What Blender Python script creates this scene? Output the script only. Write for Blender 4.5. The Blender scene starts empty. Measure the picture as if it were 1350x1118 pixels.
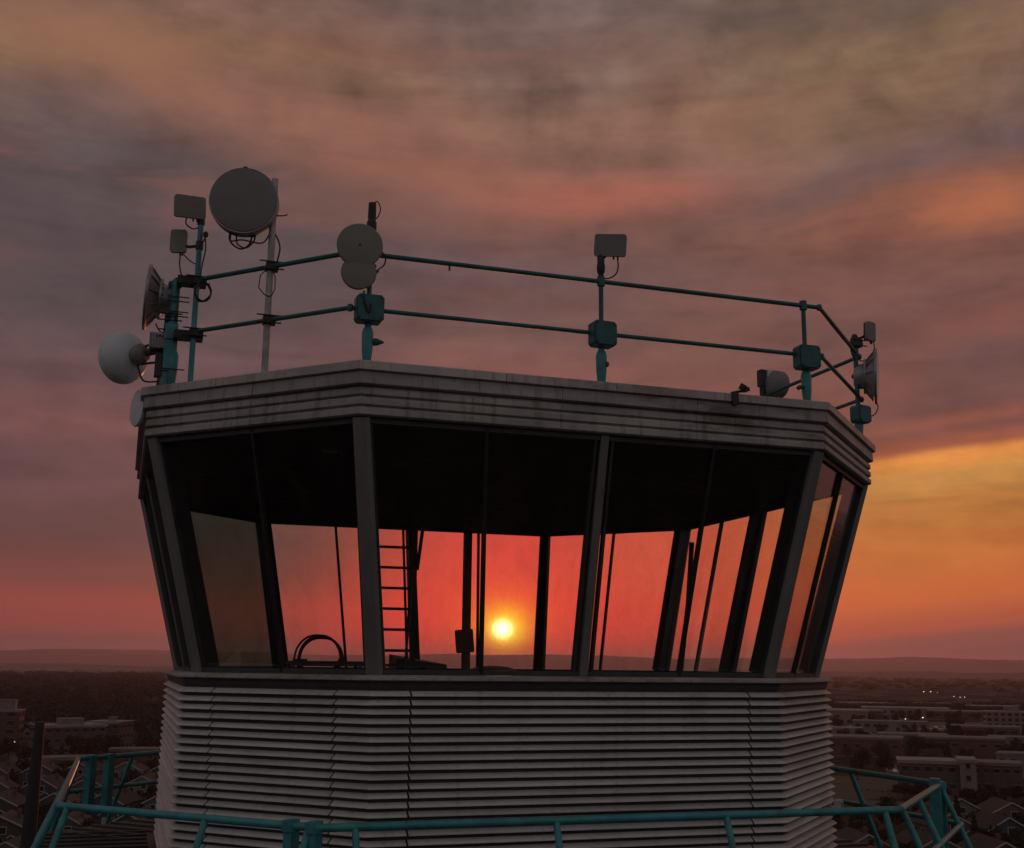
import bpy, math, random
import numpy as np
from mathutils import Vector, Matrix
R = math.radians
random.seed(7); rng = np.random.default_rng(7)
S2 = 2 ** .5
sc = bpy.context.scene
COL = sc.collection

# ------------------------------------------------------------------ camera
CAM = Vector((-5.474, -18.397, 0.0))          # the drone hovers level with the window sills
YAW, PITCH, ROLL, FPX = 0.315, 0.2044, 0.0107, 1541.5
cam = bpy.data.objects.new('camera', bpy.data.cameras.new('camera'))
COL.objects.link(cam)
cam.data.sensor_width = 36; cam.data.lens = 36 * FPX / 1350
cam.data.clip_start = .1; cam.data.clip_end = 90000
fw = Vector((math.sin(YAW) * math.cos(PITCH), math.cos(YAW) * math.cos(PITCH), math.sin(PITCH)))
q = Matrix.Rotation(-YAW, 4, 'Z') @ Matrix.Rotation(math.pi / 2 + PITCH, 4, 'X') @ Matrix.Rotation(ROLL, 4, 'Z')
cam.matrix_world = Matrix.Translation(CAM) @ q
sc.camera = cam

# ------------------------------------------------------------------ world
SUN_AZ, SUN_EL = 17.7, 1.75                    # degrees, azimuth from +y towards +x
HAZE_D = 6.5e-5
world = bpy.data.worlds.new('World'); sc.world = world; world.use_nodes = True
nt = world.node_tree; nt.nodes.clear()

class NX:                                       # tiny expression builder for node trees
    def __init__(s, nt): s.nt = nt
    def val(s, x, sock):
        if isinstance(x, (int, float)): sock.default_value = x
        elif isinstance(x, tuple): sock.default_value = x if len(x) == 4 or sock.type == 'VECTOR' else (*x, 1)
        else: s.nt.links.new(x, sock)
    def m(s, op, a, b=0.0, c=0.0, clamp=False):
        n = s.nt.nodes.new('ShaderNodeMath'); n.operation = op; n.use_clamp = clamp
        s.val(a, n.inputs[0]); s.val(b, n.inputs[1]); s.val(c, n.inputs[2]); return n.outputs[0]
    def mix(s, f, a, b, mode='MIX'):
        n = s.nt.nodes.new('ShaderNodeMix'); n.data_type = 'RGBA'; n.blend_type = mode
        s.val(f, n.inputs[0]); s.val(a, n.inputs[6]); s.val(b, n.inputs[7]); return n.outputs[2]
    def noise(s, vec, scale, detail=4, rough=.55, dist=0, off=None):
        n = s.nt.nodes.new('ShaderNodeTexNoise'); s.val(vec, n.inputs['Vector'])
        n.inputs['Scale'].default_value = scale; n.inputs['Detail'].default_value = detail
        n.inputs['Roughness'].default_value = rough; n.inputs['Distortion'].default_value = dist
        return n.outputs[0]
    def smooth(s, x, a, b):
        n = s.nt.nodes.new('ShaderNodeMapRange'); n.interpolation_type = 'SMOOTHSTEP'
        s.val(x, n.inputs[0]); n.inputs[1].default_value = a; n.inputs[2].default_value = b; return n.outputs[0]
    def mapping(s, vec, scale=(1, 1, 1), rot=(0, 0, 0), loc=(0, 0, 0)):
        n = s.nt.nodes.new('ShaderNodeMapping'); s.val(vec, n.inputs[0])
        n.inputs['Scale'].default_value = scale; n.inputs['Rotation'].default_value = rot; n.inputs['Location'].default_value = loc
        return n.outputs[0]
    def ramp(s, x, stops, interp='EASE'):
        n = s.nt.nodes.new('ShaderNodeValToRGB'); cr = n.color_ramp; cr.interpolation = interp
        while len(cr.elements) > 1: cr.elements.remove(cr.elements[-1])
        cr.elements[0].position = stops[0][0]; cr.elements[0].color = (*lin(stops[0][1]), 1)
        for p, c in stops[1:]:
            e = cr.elements.new(p); e.color = (*lin(c), 1)
        s.val(x, n.inputs[0]); return n.outputs[0]
def lin(c):
    return tuple(((x / 255) / 12.92 if x / 255 <= .04045 else ((x / 255 + .055) / 1.055) ** 2.4) for x in c)

X = NX(nt)
tc = nt.nodes.new('ShaderNodeTexCoord'); D = tc.outputs['Generated']
sep = nt.nodes.new('ShaderNodeSeparateXYZ'); nt.links.new(D, sep.inputs[0])
dx, dy, dz = sep.outputs
az = X.m('MULTIPLY', X.m('ARCTAN2', dx, dy), 57.2958)
el = X.m('MULTIPLY', X.m('ARCSINE', dz), 57.2958)
warp = X.noise(X.mapping(D, (1, 1, 2.2)), 3.0, 3, .5)
warp2 = X.noise(X.mapping(D, (1.0, 1.0, 5.0), (0, 0, 0), (3.1, 1.7, 0)), 4.5, 5, .6)
elw = X.m('ADD', el, X.m('MULTIPLY', X.m('SUBTRACT', warp, .5), X.m('MULTIPLY', X.smooth(el, 5, 22), 9.0)))
def els(off=0.0, tilt=0.0, az0=0.0):
    e = X.m('SUBTRACT', X.m('ADD', elw, off), X.m('MULTIPLY', X.m('SUBTRACT', az, az0), tilt))
    return X.m('DIVIDE', e, 32.0, clamp=True)
def st(*a): return [(e / 32, c) for e, c in a]
left = X.ramp(els(), st((0, (92, 60, 64)), (1.0, (105, 62, 64)), (1.5, (138, 68, 62)), (2.6, (146, 68, 62)), (4, (116, 66, 65)), (6, (96, 66, 68)),
    (9, (98, 68, 72)), (11, (108, 72, 72)), (13.5, (96, 72, 75)), (17, (82, 70, 74)), (22, (84, 72, 74)), (25, (102, 82, 78)), (27.5, (128, 96, 76)), (29.5, (122, 92, 80)), (32, (112, 88, 82))))
mid = X.ramp(els(), st((0, (140, 70, 66)), (1.0, (165, 72, 66)), (1.6, (205, 75, 58)), (3.5, (222, 78, 56)), (6.5, (190, 74, 62)), (9.5, (150, 75, 68)),
    (13, (114, 78, 76)), (16, (100, 76, 76)), (19, (94, 74, 75)), (21.5, (112, 80, 76)), (23, (136, 88, 76)), (25, (126, 90, 80)), (27, (132, 97, 82)), (29, (122, 96, 86)), (32, (106, 88, 84))))
right = X.ramp(els(0, .10, 36), st((0, (120, 74, 72)), (1.2, (140, 80, 72)), (1.8, (182, 88, 62)), (3.2, (206, 104, 56)), (5, (198, 112, 54)), (6.8, (190, 120, 58)), (8.5, (190, 132, 68)),
    (9.4, (222, 140, 68)), (9.9, (150, 84, 62)), (10.8, (110, 70, 66)), (13, (116, 74, 68)), (16, (106, 73, 71)), (19, (112, 76, 70)), (21, (126, 82, 68)), (23.5, (100, 80, 78)), (27, (128, 98, 78)), (29, (124, 98, 76)), (32, (116, 92, 76))))
rest = X.ramp(els(), st((0, (112, 102, 104)), (3, (124, 116, 117)), (10, (140, 135, 136)), (22, (141, 138, 140)), (32, (128, 125, 127))))
c = X.mix(X.smooth(az, 7, 16.5), left, mid)
c = X.mix(X.smooth(az, 21, 36), c, right)
out = X.m('MAXIMUM', X.smooth(az, 56, 120), X.smooth(X.m('MULTIPLY', az, -1), 22, 84))
c = X.mix(out, c, rest)
c = X.mix(X.smooth(el, 34, 75), c, (*lin((112, 104, 108)), 1))
# cloud relief: stretched noise brightening, and patches leaning to salmon or grey
n1 = X.noise(X.mapping(D, (1.0, 1.0, 6.5), (R(4), 0, R(20))), 5.0, 7, .6, .5)
n2 = X.noise(X.mapping(D, (1.0, 1.0, 4.0), (0, R(-5), R(50)), (5, 2, 1)), 3.3, 5, .55, .8)
n3 = X.noise(X.mapping(D, (2.2, 2.2, 4.0), (0, 0, R(-15)), (1, 7, 3)), 9.0, 6, .62)
n5 = X.noise(X.mapping(D, (2.4, 2.4, 1.9), (0, R(8), R(18)), (2, 2, 5)), 6.0, 4, .5, 1.0)
amp = X.smooth(el, 1.5, 9)
gain = X.m('ADD', 1.0, X.m('MULTIPLY', amp, X.m('ADD', X.m('MULTIPLY', X.m('SUBTRACT', n1, .5), 1.0), X.m('ADD', X.m('MULTIPLY', X.m('SUBTRACT', n3, .5), .8), X.m('MULTIPLY', X.m('MULTIPLY', X.smooth(el, 19, 26), X.m('SUBTRACT', n5, .5)), .9)))))
vm = nt.nodes.new('ShaderNodeVectorMath'); vm.operation = 'SCALE'
nt.links.new(c, vm.inputs[0]); nt.links.new(gain, vm.inputs['Scale']); c = vm.outputs[0]
warm = X.m('MULTIPLY', X.m('MULTIPLY', X.smooth(n2, .5, .68), X.smooth(el, 8, 15)), .35)
c = X.mix(warm, c, (*lin((142, 94, 80)), 1))
cool = X.m('MULTIPLY', X.m('MULTIPLY', X.smooth(n2, .46, .32), X.smooth(el, 9, 16)), .45)
c = X.mix(cool, c, (*lin((86, 74, 78)), 1))
def blob(a0, e0, sa, se, tilt=0.0):
    a = X.m('SUBTRACT', az, a0); e = X.m('SUBTRACT', X.m('SUBTRACT', el, e0), X.m('MULTIPLY', a, tilt))
    qd = X.m('ADD', X.m('POWER', X.m('DIVIDE', a, sa), 2.0), X.m('POWER', X.m('DIVIDE', e, se), 2.0))
    return X.m('EXPONENT', X.m('MULTIPLY', qd, -1.0))
for (a0, e0, sa, se, ti, colr, k) in (
        (6, 26.0, 9, 1.8, -.12, (150, 101, 82), .75), (23, 22.6, 6, 1.0, .03, (168, 98, 82), .65), (41, 20.8, 4, 1.3, 0.0, (172, 102, 72), .8),
        (-3, 27.8, 6, 1.3, -.1, (148, 104, 80), .7), (42, 16.0, 5, 1.0, .1, (138, 84, 70), .5), (10, 24.0, 7, .8, -.05, (150, 98, 80), .5),
        (40, 11.4, 5, .35, .10, (160, 92, 70), .5), (27, 17.5, 8, 1.2, .02, (126, 84, 78), .4), (-4, 17.5, 6, 2.6, 0, (80, 70, 74), .5)):
    b = X.m('MULTIPLY', X.m('MULTIPLY', blob(a0, e0, sa, se, ti), X.m('MULTIPLY', X.m('ADD', n1, X.m('SUBTRACT', n3, .3)), 1.5)), k, clamp=True)
    c = X.mix(b, c, (*lin(colr), 1))
# the glow round the low sun
c = X.mix(X.m('MULTIPLY', blob(27, 5.0, 5.5, 4.2), .75), c, (*lin((232, 88, 70)), 1))
g0 = X.m('MULTIPLY', blob(SUN_AZ, SUN_EL + 1.5, 5.2, 6.0), .92)
c = X.mix(g0, c, (.92, .045, .058, 1))
g1 = X.m('MULTIPLY', blob(SUN_AZ, SUN_EL + .1, 8.5, 1.7), .85)
c = X.mix(g1, c, (1.12, .045, .045, 1))
g2 = X.m('MULTIPLY', blob(SUN_AZ, SUN_EL, 2.3, 2.1), .75)
c = X.mix(g2, c, (1.5, .20, .03, 1))
g3 = blob(SUN_AZ + .12, SUN_EL, .95, .9)
c = X.mix(g3, c, (2.2, 1.35, .02, 1))
g4 = blob(SUN_AZ, SUN_EL, .36, .34)
c = X.mix(g4, c, (8.0, 6.8, 2.6, 1))
sky = nt.nodes.new('ShaderNodeTexSky'); sky.sky_type = 'NISHITA'; sky.sun_disc = False
sky.sun_elevation = R(SUN_EL); sky.sun_rotation = R(SUN_AZ); sky.dust_density = 4
bg1 = nt.nodes.new('ShaderNodeBackground'); nt.links.new(c, bg1.inputs[0]); bg1.inputs[1].default_value = 1.0
bg2 = nt.nodes.new('ShaderNodeBackground'); nt.links.new(sky.outputs[0], bg2.inputs[0]); bg2.inputs[1].default_value = .004
add = nt.nodes.new('ShaderNodeAddShader'); wo = nt.nodes.new('ShaderNodeOutputWorld')
nt.links.new(bg1.outputs[0], add.inputs[0]); nt.links.new(bg2.outputs[0], add.inputs[1]); nt.links.new(add.outputs[0], wo.inputs[0])

sl = bpy.data.lights.new('sun', 'SUN'); sl.energy = .4; sl.angle = R(.6); sl.color = (1, .36, .14)
so = bpy.data.objects.new('sun', sl); COL.objects.link(so)
sd = Vector((math.sin(R(SUN_AZ)) * math.cos(R(SUN_EL)), math.cos(R(SUN_AZ)) * math.cos(R(SUN_EL)), math.sin(R(SUN_EL))))
so.rotation_euler = sd.to_track_quat('Z', 'Y').to_euler()
sc.view_settings.view_transform = 'Standard'; sc.view_settings.look = 'None'
sc.view_settings.exposure = 0; sc.view_settings.gamma = 1
sc.render.engine = 'CYCLES'
sc.cycles.transparent_max_bounces = 40; sc.cycles.max_bounces = 8; sc.cycles.glossy_bounces = 4; sc.cycles.volume_bounces = 0
sc.cycles.sample_clamp_indirect = 4; sc.cycles.volume_step_rate = 1

# ------------------------------------------------------------------ placement helpers
def ray(px, py):                                # direction of a point of the photograph, for laying out real positions
    x, y = px - 675, -(py - 559); c_, s_ = math.cos(ROLL), math.sin(ROLL)
    xx, yy = c_ * x - s_ * y, s_ * x + c_ * y
    d = Vector((xx, FPX * math.cos(PITCH) - yy * math.sin(PITCH), FPX * math.sin(PITCH) + yy * math.cos(PITCH))).normalized()
    return Matrix.Rotation(-YAW, 3, 'Z') @ d
GZ = -40.0
def ground_at(px, py, z=GZ):
    d = ray(px, py); t = z / d.z; return CAM + d * t
def at_dist(px, dist):                          # ground point under photo column px, dist metres out
    d = ray(px, 885); h = Vector((d.x, d.y, 0)).normalized(); p = CAM + h * dist; return Vector((p.x, p.y, GZ))
def polar(a, dist): return Vector((CAM.x + math.sin(R(a)) * dist, CAM.y + math.cos(R(a)) * dist, GZ))

# ------------------------------------------------------------------ materials
def mat(name, col, rough=.6, metal=0.0, var=.25, scale=3.0, bump=0.0, dirt=None, dirt_amt=.5, dscale=(1, 1, 1), spec=.5, coord='Object', streak=0.0):
    m = bpy.data.materials.new(name); m.use_nodes = True; t = m.node_tree; x = NX(t)
    b = t.nodes['Principled BSDF']; co = t.nodes.new('ShaderNodeTexCoord').outputs[coord] if not streak else t.nodes.new('ShaderNodeNewGeometry').outputs['Position']
    n = x.noise(x.mapping(co, dscale), scale, 6, .6)
    lo = tuple(v * (1 - var) for v in col); hi = tuple(min(1, v * (1 + var)) for v in col)
    cc = x.mix(x.smooth(n, .3, .7), (*lo, 1), (*hi, 1))
    if dirt:
        d = x.noise(x.mapping(co, dscale, (0, 0, 0), (9, 4, 2)), scale * .6, 8, .7)
        cc = x.mix(x.m('MULTIPLY', x.smooth(d, .5, .68), dirt_amt), cc, (*dirt, 1))
    if streak:                                   # run-off streaks and a slight difference from piece to piece
        sn = x.noise(x.mapping(co, (5.0, 5.0, .35), (0, 0, 0), (3, 5, 0)), 2.2, 6, .7)
        cc = x.mix(x.m('MULTIPLY', x.smooth(sn, .50, .68), streak), cc, (*dirt, 1))
        rnd = t.nodes.new('ShaderNodeObjectInfo').outputs['Random']; hs = t.nodes.new('ShaderNodeHueSaturation')
        t.links.new(cc, hs.inputs['Color']); x.val(x.m('ADD', .88, x.m('MULTIPLY', rnd, .2)), hs.inputs['Value']); cc = hs.outputs[0]
    t.links.new(cc, b.inputs['Base Color'])
    b.inputs['Roughness'].default_value = rough; b.inputs['Metallic'].default_value = metal; b.inputs['Specular IOR Level'].default_value = spec
    if bump:
        bn = t.nodes.new('ShaderNodeBump'); bn.inputs['Strength'].default_value = bump; bn.inputs['Distance'].default_value = .02
        t.links.new(x.noise(co, scale * 6, 4), bn.inputs['Height']); t.links.new(bn.outputs[0], b.inputs['Normal'])
    return m
M = {}
M['slat'] = mat('weathered_siding', (.54, .52, .50), .5, 0, .10, 1.3, .05, (.24, .18, .15), .35, (.5, .5, 2), streak=.40)
M['fascia'] = mat('weathered_fascia', (.33, .31, .29), .6, 0, .18, 1.2, .1, (.09, .05, .038), .8, (.8, .8, 2.5), streak=.5)
M['coping'] = mat('coping_metal', (.40, .36, .34), .5, .2, .15, 1.5, .05, (.14, .09, .07), .6, streak=.5)
M['mullion'] = mat('mullion_metal', (.17, .168, .155), .55, .2, .12, 2, .05, (.1, .09, .08), .4, (1, 1, .5))
M['black'] = mat('black_metal', (.010, .010, .010), .55, 0, .3, 4)
M['dark'] = mat('dark_grey', (.03, .029, .028), .6, 0, .3, 4)
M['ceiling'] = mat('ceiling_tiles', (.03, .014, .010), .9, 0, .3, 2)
M['floor'] = mat('floor_carpet', (.04, .035, .033), .95, 0, .3, 2)
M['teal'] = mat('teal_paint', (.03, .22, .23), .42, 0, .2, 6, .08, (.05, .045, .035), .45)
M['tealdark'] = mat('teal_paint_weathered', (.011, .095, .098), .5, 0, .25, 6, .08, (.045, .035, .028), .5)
M['galv'] = mat('galvanised_steel', (.34, .32, .31), .5, .3, .2, 8, 0, (.12, .09, .08), .4)
M['white'] = mat('off_white_plastic', (.20, .20, .18), .5, 0, .06, 3, 0, (.22, .2, .17), .3)
M['radome'] = mat('grey_radome', (.19, .175, .172), .6, 0, .07, 3, 0, (.1, .09, .085), .3)
M['beige'] = mat('beige_plastic', (.19, .185, .155), .55, 0, .05, 3, 0, (.14, .13, .1), .3)
M['shell'] = mat('white_radome', (.56, .6, .62), .38, 0, .06, 2, 0, (.4, .38, .36), .3)
M['cast'] = mat('cast_grey', (.27, .26, .27), .45, .5, .2, 6)
M['cable'] = mat('cable_rubber', (.015, .013, .013), .6)
M['roofmem'] = mat('roof_membrane', (.3, .28, .27), .8, 0, .2, .6)

def glassmat(name, tint, grime, gcol=(.3, .25, .22)):
    m = bpy.data.materials.new(name); m.use_nodes = True; t = m.node_tree; t.nodes.clear(); x = NX(t)
    o = t.nodes.new('ShaderNodeOutputMaterial'); tr = t.nodes.new('ShaderNodeBsdfTransparent'); tr.inputs[0].default_value = (*tint, 1)
    gl = t.nodes.new('ShaderNodeBsdfGlossy'); gl.inputs['Roughness'].default_value = .015
    fr = t.nodes.new('ShaderNodeFresnel'); bf = t.nodes.new('ShaderNodeNewGeometry').outputs['Backfacing']; t.links.new(x.m('ADD', 1.5, x.m('MULTIPLY', bf, 1 / 1.5 - 1.5)), fr.inputs[0])
    m1 = t.nodes.new('ShaderNodeMixShader'); t.links.new(fr.outputs[0], m1.inputs[0]); t.links.new(tr.outputs[0], m1.inputs[1]); t.links.new(gl.outputs[0], m1.inputs[2])
    di = t.nodes.new('ShaderNodeBsdfDiffuse'); di.inputs[0].default_value = (*gcol, 1)
    tl = t.nodes.new('ShaderNodeBsdfTranslucent'); tl.inputs[0].default_value = (*gcol, 1)
    ad = t.nodes.new('ShaderNodeMixShader'); t.links.new(di.outputs[0], ad.inputs[1]); t.links.new(tl.outputs[0], ad.inputs[2])
    co = t.nodes.new('ShaderNodeTexCoord').outputs['Object']
    n = x.noise(x.mapping(co, (1.1, 1.1, .6)), 2.2, 9, .72, .8); n_ = x.noise(x.mapping(co, (9, 9, .5), (0, 0, 0), (2, 3, 4)), 2.5, 4, .6)
    g = x.m('MULTIPLY', x.m('ADD', x.smooth(n, .42, .75), x.m('MULTIPLY', x.smooth(n_, .6, .75), .18)), grime)
    m2 = t.nodes.new('ShaderNodeMixShader'); t.links.new(g, m2.inputs[0]); t.links.new(m1.outputs[0], m2.inputs[1]); t.links.new(ad.outputs[0], m2.inputs[2])
    t.links.new(m2.outputs[0], o.inputs[0]); return m
M['glass'] = glassmat('window_glass', (.98, .975, .97), .05)
M['tinted'] = glassmat('tinted_glass', (.44, .57, .53), .14, (.10, .10, .09))
def emit(name, col, s):
    m = bpy.data.materials.new(name); m.use_nodes = True; b = m.node_tree.nodes['Principled BSDF']
    b.inputs['Base Color'].default_value = (*col, 1); b.inputs['Emission Color'].default_value = (*col, 1); b.inputs['Emission Strength'].default_value = s; return m
M['lamp'] = emit('lamp_lit_warm', (1, .82, .6), 1.6)
M['lampred'] = emit('lamp_lit_red', (1, .12, .06), 3.0)
M['winlit'] = emit('window_lit', (1, .75, .45), .35)

# ------------------------------------------------------------------ mesh builder
class MB:
    def __init__(s): s.v = []; s.f = []; s.M = Matrix.Identity(4)
    def add(s, vs, fs):
        b = len(s.v); s.v += [tuple(s.M @ Vector(v)) for v in vs]; s.f += [tuple(b + i for i in f) for f in fs]; return s
    def box(s, c, d):
        x, y, z = c; a, b, h = d[0] / 2, d[1] / 2, d[2] / 2
        vs = [(x + i * a, y + j * b, z + k * h) for k in (-1, 1) for j in (-1, 1) for i in (-1, 1)]
        return s.add(vs, [(0, 2, 3, 1), (4, 5, 7, 6), (0, 1, 5, 4), (2, 6, 7, 3), (0, 4, 6, 2), (1, 3, 7, 5)])
    def hexa(s, lo, hi):                         # two quads -> closed solid
        return s.add(list(lo) + list(hi), [(3, 2, 1, 0), (4, 5, 6, 7), (0, 1, 5, 4), (1, 2, 6, 5), (2, 3, 7, 6), (3, 0, 4, 7)])
    def tube(s, pts, r, n=8):
        pts = [Vector(p) for p in pts]; rs = r if isinstance(r, (list, tuple)) else [r] * len(pts); vs = []; fs = []
        t0 = (pts[1] - pts[0]).normalized(); u = t0.orthogonal().normalized()
        for i, p in enumerate(pts):
            t = ((pts[min(i + 1, len(pts) - 1)] - pts[max(i - 1, 0)])).normalized()
            u = (u - t * u.dot(t)).normalized(); w = t.cross(u)
            for k in range(n):
                a = 2 * math.pi * k / n; vs.append(tuple(p + (u * math.cos(a) + w * math.sin(a)) * rs[i]))
        for i in range(len(pts) - 1):
            for k in range(n): fs.append((i * n + k, i * n + (k + 1) % n, (i + 1) * n + (k + 1) % n, (i + 1) * n + k))
        fs.append(tuple(range(n - 1, -1, -1))); fs.append(tuple((len(pts) - 1) * n + k for k in range(n)))
        return s.add(vs, fs)
    def lathe(s, prof, n=32, close=False):       # (r, z) about local z
        vs = []; fs = []
        for r_, z in prof:
            for k in range(n):
                a = 2 * math.pi * k / n; vs.append((r_ * math.cos(a), r_ * math.sin(a), z))
        for i in range(len(prof) - 1):
            for k in range(n): fs.append((i * n + k, i * n + (k + 1) % n, (i + 1) * n + (k + 1) % n, (i + 1) * n + k))
        if not close: fs.append(tuple(range(n - 1, -1, -1))); fs.append(tuple((len(prof) - 1) * n + k for k in range(n)))
        return s.add(vs, fs)
    def prism(s, pts, z0, z1):
        n = len(pts); vs = [(x, y, z0) for x, y in pts] + [(x, y, z1) for x, y in pts]
        return s.add(vs, [tuple(range(n - 1, -1, -1)), tuple(range(n, 2 * n))] + [(i, (i + 1) % n, n + (i + 1) % n, n + i) for i in range(n)])
    def beam(s, p, q_, w, d, out):               # box from p to q_, width w across, depth d inwards from the outer face
        p, q_ = Vector(p), Vector(q_); t = (q_ - p).normalized(); o = Vector(out); o = (o - t * o.dot(t)).normalized(); a = t.cross(o)
        lo = [p + a * (w / 2), p - a * (w / 2), p - a * (w / 2) - o * d, p + a * (w / 2) - o * d]
        hi = [v + (q_ - p) for v in lo]
        return s.hexa([tuple(v) for v in lo], [tuple(v) for v in hi])
def mesh(name, mb, m, smooth=True):
    me = bpy.data.meshes.new(name); me.from_pydata(mb.v, [], mb.f); me.materials.append(m)
    if smooth:
        me.polygons.foreach_set('use_smooth', [True] * len(me.polygons))
        try: me.set_sharp_from_angle(angle=R(35))
        except Exception: pass
    me.update(); return me
def link(name, me, parent=None, keep=False, loc=None):
    o = bpy.data.objects.new(name, me); COL.objects.link(o)
    if parent is not None:
        o.parent = parent
        if keep: o.matrix_parent_inverse = INV[parent.name]
    if loc is not None: o.location = loc
    return o
def obj(name, mb, m, parent=None, keep=False, smooth=True):
    return link(name, mesh(name, mb, m, smooth), parent, keep)
INV = {}
def tag(o, label, cat, group=None, kind=None):
    if label: o['label'] = label
    if cat: o['category'] = cat
    if group: o['group'] = group
    if kind: o['kind'] = kind
    return o
def thing(name, label, cat, loc=(0, 0, 0), group=None, M4=None):
    o = bpy.data.objects.new(name, None); COL.objects.link(o); o.location = loc
    INV[o.name] = Matrix.Translation(-Vector(loc)); o.empty_display_size = .2
    return tag(o, label, cat, group)
def structure(name, mb, m, kind='structure', smooth=False):
    o = obj(name, mb, m, smooth=smooth); o['kind'] = kind; return o
def copy_tree(o, parent=None):
    c_ = o.copy(); COL.objects.link(c_)
    if parent: c_.parent = parent
    for ch in o.children: copy_tree(ch, c_)
    return c_
def frame(loc, direction, up=(0, 0, 1)):         # local z along direction, local y as near up as can be
    z = Vector(direction).normalized(); x = Vector(up).cross(z).normalized(); y = z.cross(x)
    return Matrix.Translation(loc) @ Matrix((x, y, z)).transposed().to_4x4()
def arc(p, q_, sag, n=9, side=(0, 0, 0)):        # hanging cable between two points
    p, q_ = Vector(p), Vector(q_); side = Vector(side)
    return [p.lerp(q_, i / n) + (Vector((0, 0, -sag)) + side) * (4 * (i / n) * (1 - i / n)) for i in range(n + 1)]

# ------------------------------------------------------------------ octagon helpers (square with chamfered corners)
def corners(a, c_, o=0.0):
    a, c_ = a + o, c_ + .41421 * o
    return [Vector(p) for p in ((-a, -c_), (-c_, -a), (c_, -a), (a, -c_), (a, c_), (c_, a), (-c_, a), (-a, c_))]
# faces: 0 front-left chamfer, 1 front long, 2 front-right chamfer, 3 right long, 4 back-right chamfer, 5 back long, 6 back-left chamfer, 7 left long
def fpt(a, c_, k, t, o, z):
    P = corners(a, c_); p, q_ = P[k], P[(k + 1) % 8]
    if t <= 0: w = corners(a, c_, o)[k]
    elif t >= 1: w = corners(a, c_, o)[(k + 1) % 8]
    else:
        e = (q_ - p).normalized(); w = p.lerp(q_, t) + Vector((e.y, -e.x)) * o
    return (w.x, w.y, z)
def strip(a, c_, k, t0, t1, prof):
    mb = MB(); n = len(prof)
    vs = [fpt(a, c_, k, t0, o, z) for o, z in prof] + [fpt(a, c_, k, t1, o, z) for o, z in prof]
    fs = [(i, (i + 1) % n, n + (i + 1) % n, n + i) for i in range(n)] + [tuple(range(n - 1, -1, -1)), tuple(range(n, 2 * n))]
    return mb.add(vs, fs)
def cuts(segs, gap, L):                          # segment limits with a small gap at inner joints
    out_ = []
    for i in range(len(segs) - 1):
        out_.append((segs[i] + (gap / L if i else 0), segs[i + 1] - (gap / L if i < len(segs) - 2 else 0)))
    return out_

A, Cc, HEAD = 5.30, 3.04, 2.80                   # window head polygon
SA, SC, SILL = 4.548, 2.631, -.11                # window sill polygon
WA, WC = 4.71, 2.69                              # siding polygon
ROOF = 3.44; DECK = -2.74
tower = thing('control_tower', 'disused airport control tower cab with slanted windows above grey ribbed metal siding', 'control tower', (0, 0, GZ))
def tp(name, mb, m, smooth=False): return obj(name, mb, m, tower, True, smooth)

# siding slats
prof = [(-.034, -.034), (.034, -.078), (.040, -.082), (.040, -.092), (.034, -.093), (-.034, -.050)]
PITCH_Z = .1035; ROWS = 24; Z0 = -.262
segs = {0: [0, .18, .825, 1], 1: [0, .087, .912, 1], 2: [0, 1], 7: [0, 1]}
flen = lambda a, c_, k: (corners(a, c_)[k] - corners(a, c_)[(k + 1) % 8]).length
for k, sg in segs.items():
    for (t0, t1) in cuts(sg, .013, flen(WA, WC, k)):
        me = mesh('siding_slat', strip(WA, WC, k, t0, t1, prof), M['slat'], False)
        for r_ in range(ROWS):
            o = link('siding_slat', me, tower, True)
            o.location = (0, 0, Z0 - r_ * PITCH_Z + random.uniform(-.0025, .0025))
mbk = MB(); back = MB()
for k in (3, 4, 5, 6):
    for r_ in range(ROWS):
        s_ = strip(WA, WC, k, 0, 1, [(o, z + Z0 - r_ * PITCH_Z) for o, z in prof]); mbk.add(s_.v, s_.f)
o = tp('rear_siding', mbk, M['slat']); o['kind'] = 'stuff'
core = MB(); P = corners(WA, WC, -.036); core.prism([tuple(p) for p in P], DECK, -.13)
tp('gap_shade_core', core, M['dark'])  # dark colour stands in for the shade inside the open slat gaps
# corner joints: folded metal covers, and thin seam straps
# sill ledge
lg = MB()
for k in range(8):
    s_ = strip(WA, WC, k, 0, 1, [(-.30, -.112), (.0, -.118), (.075, -.150), (.075, -.172), (.0, -.185), (-.30, -.185)]); lg = s_
    o = tp('sill_ledge', lg, M['fascia'])
for k in range(8):
    tp('sill_apron', strip(WA, WC, k, 0, 1, [(-.1, -.1855), (-.012, -.1855), (-.012, -.262), (-.1, -.262)]), M['dark'])
# cab floor
fl = MB(); fl.prism([tuple(p) for p in corners(WA, WC, -.30)], -1.05, -1.0); 
core_f = tp('cab_floor', fl, M['floor'])
# the ground-to-deck shaft
sh = MB(); sh.prism([tuple(p) for p in corners(3.9, 2.2)], GZ, DECK - .25); tp('shaft', sh, M['slat'])
dk = MB(); dk.prism([tuple(p) for p in corners(6.5, 3.7, .05)], DECK - .22, DECK - .1); tp('gallery_deck', dk, M['dark'])
# grating bars on the deck (left side is seen from above)
for k in (7, 6, 0, 1, 2, 3):
    L = flen(6.5, 3.7, k); n = int(L / .42)
    for i in range(n):
        t = (i + .5) / n
        b = MB(); p = Vector(fpt(6.5, 3.7, k, t, 0.0, DECK - .07)); q_ = Vector(fpt(6.5, 3.7, k, t, -1.65, DECK - .07))
        b.beam(p, q_, .07, .06, (0, 0, 1)); tp('deck_joist', b, M['dark'])
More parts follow.
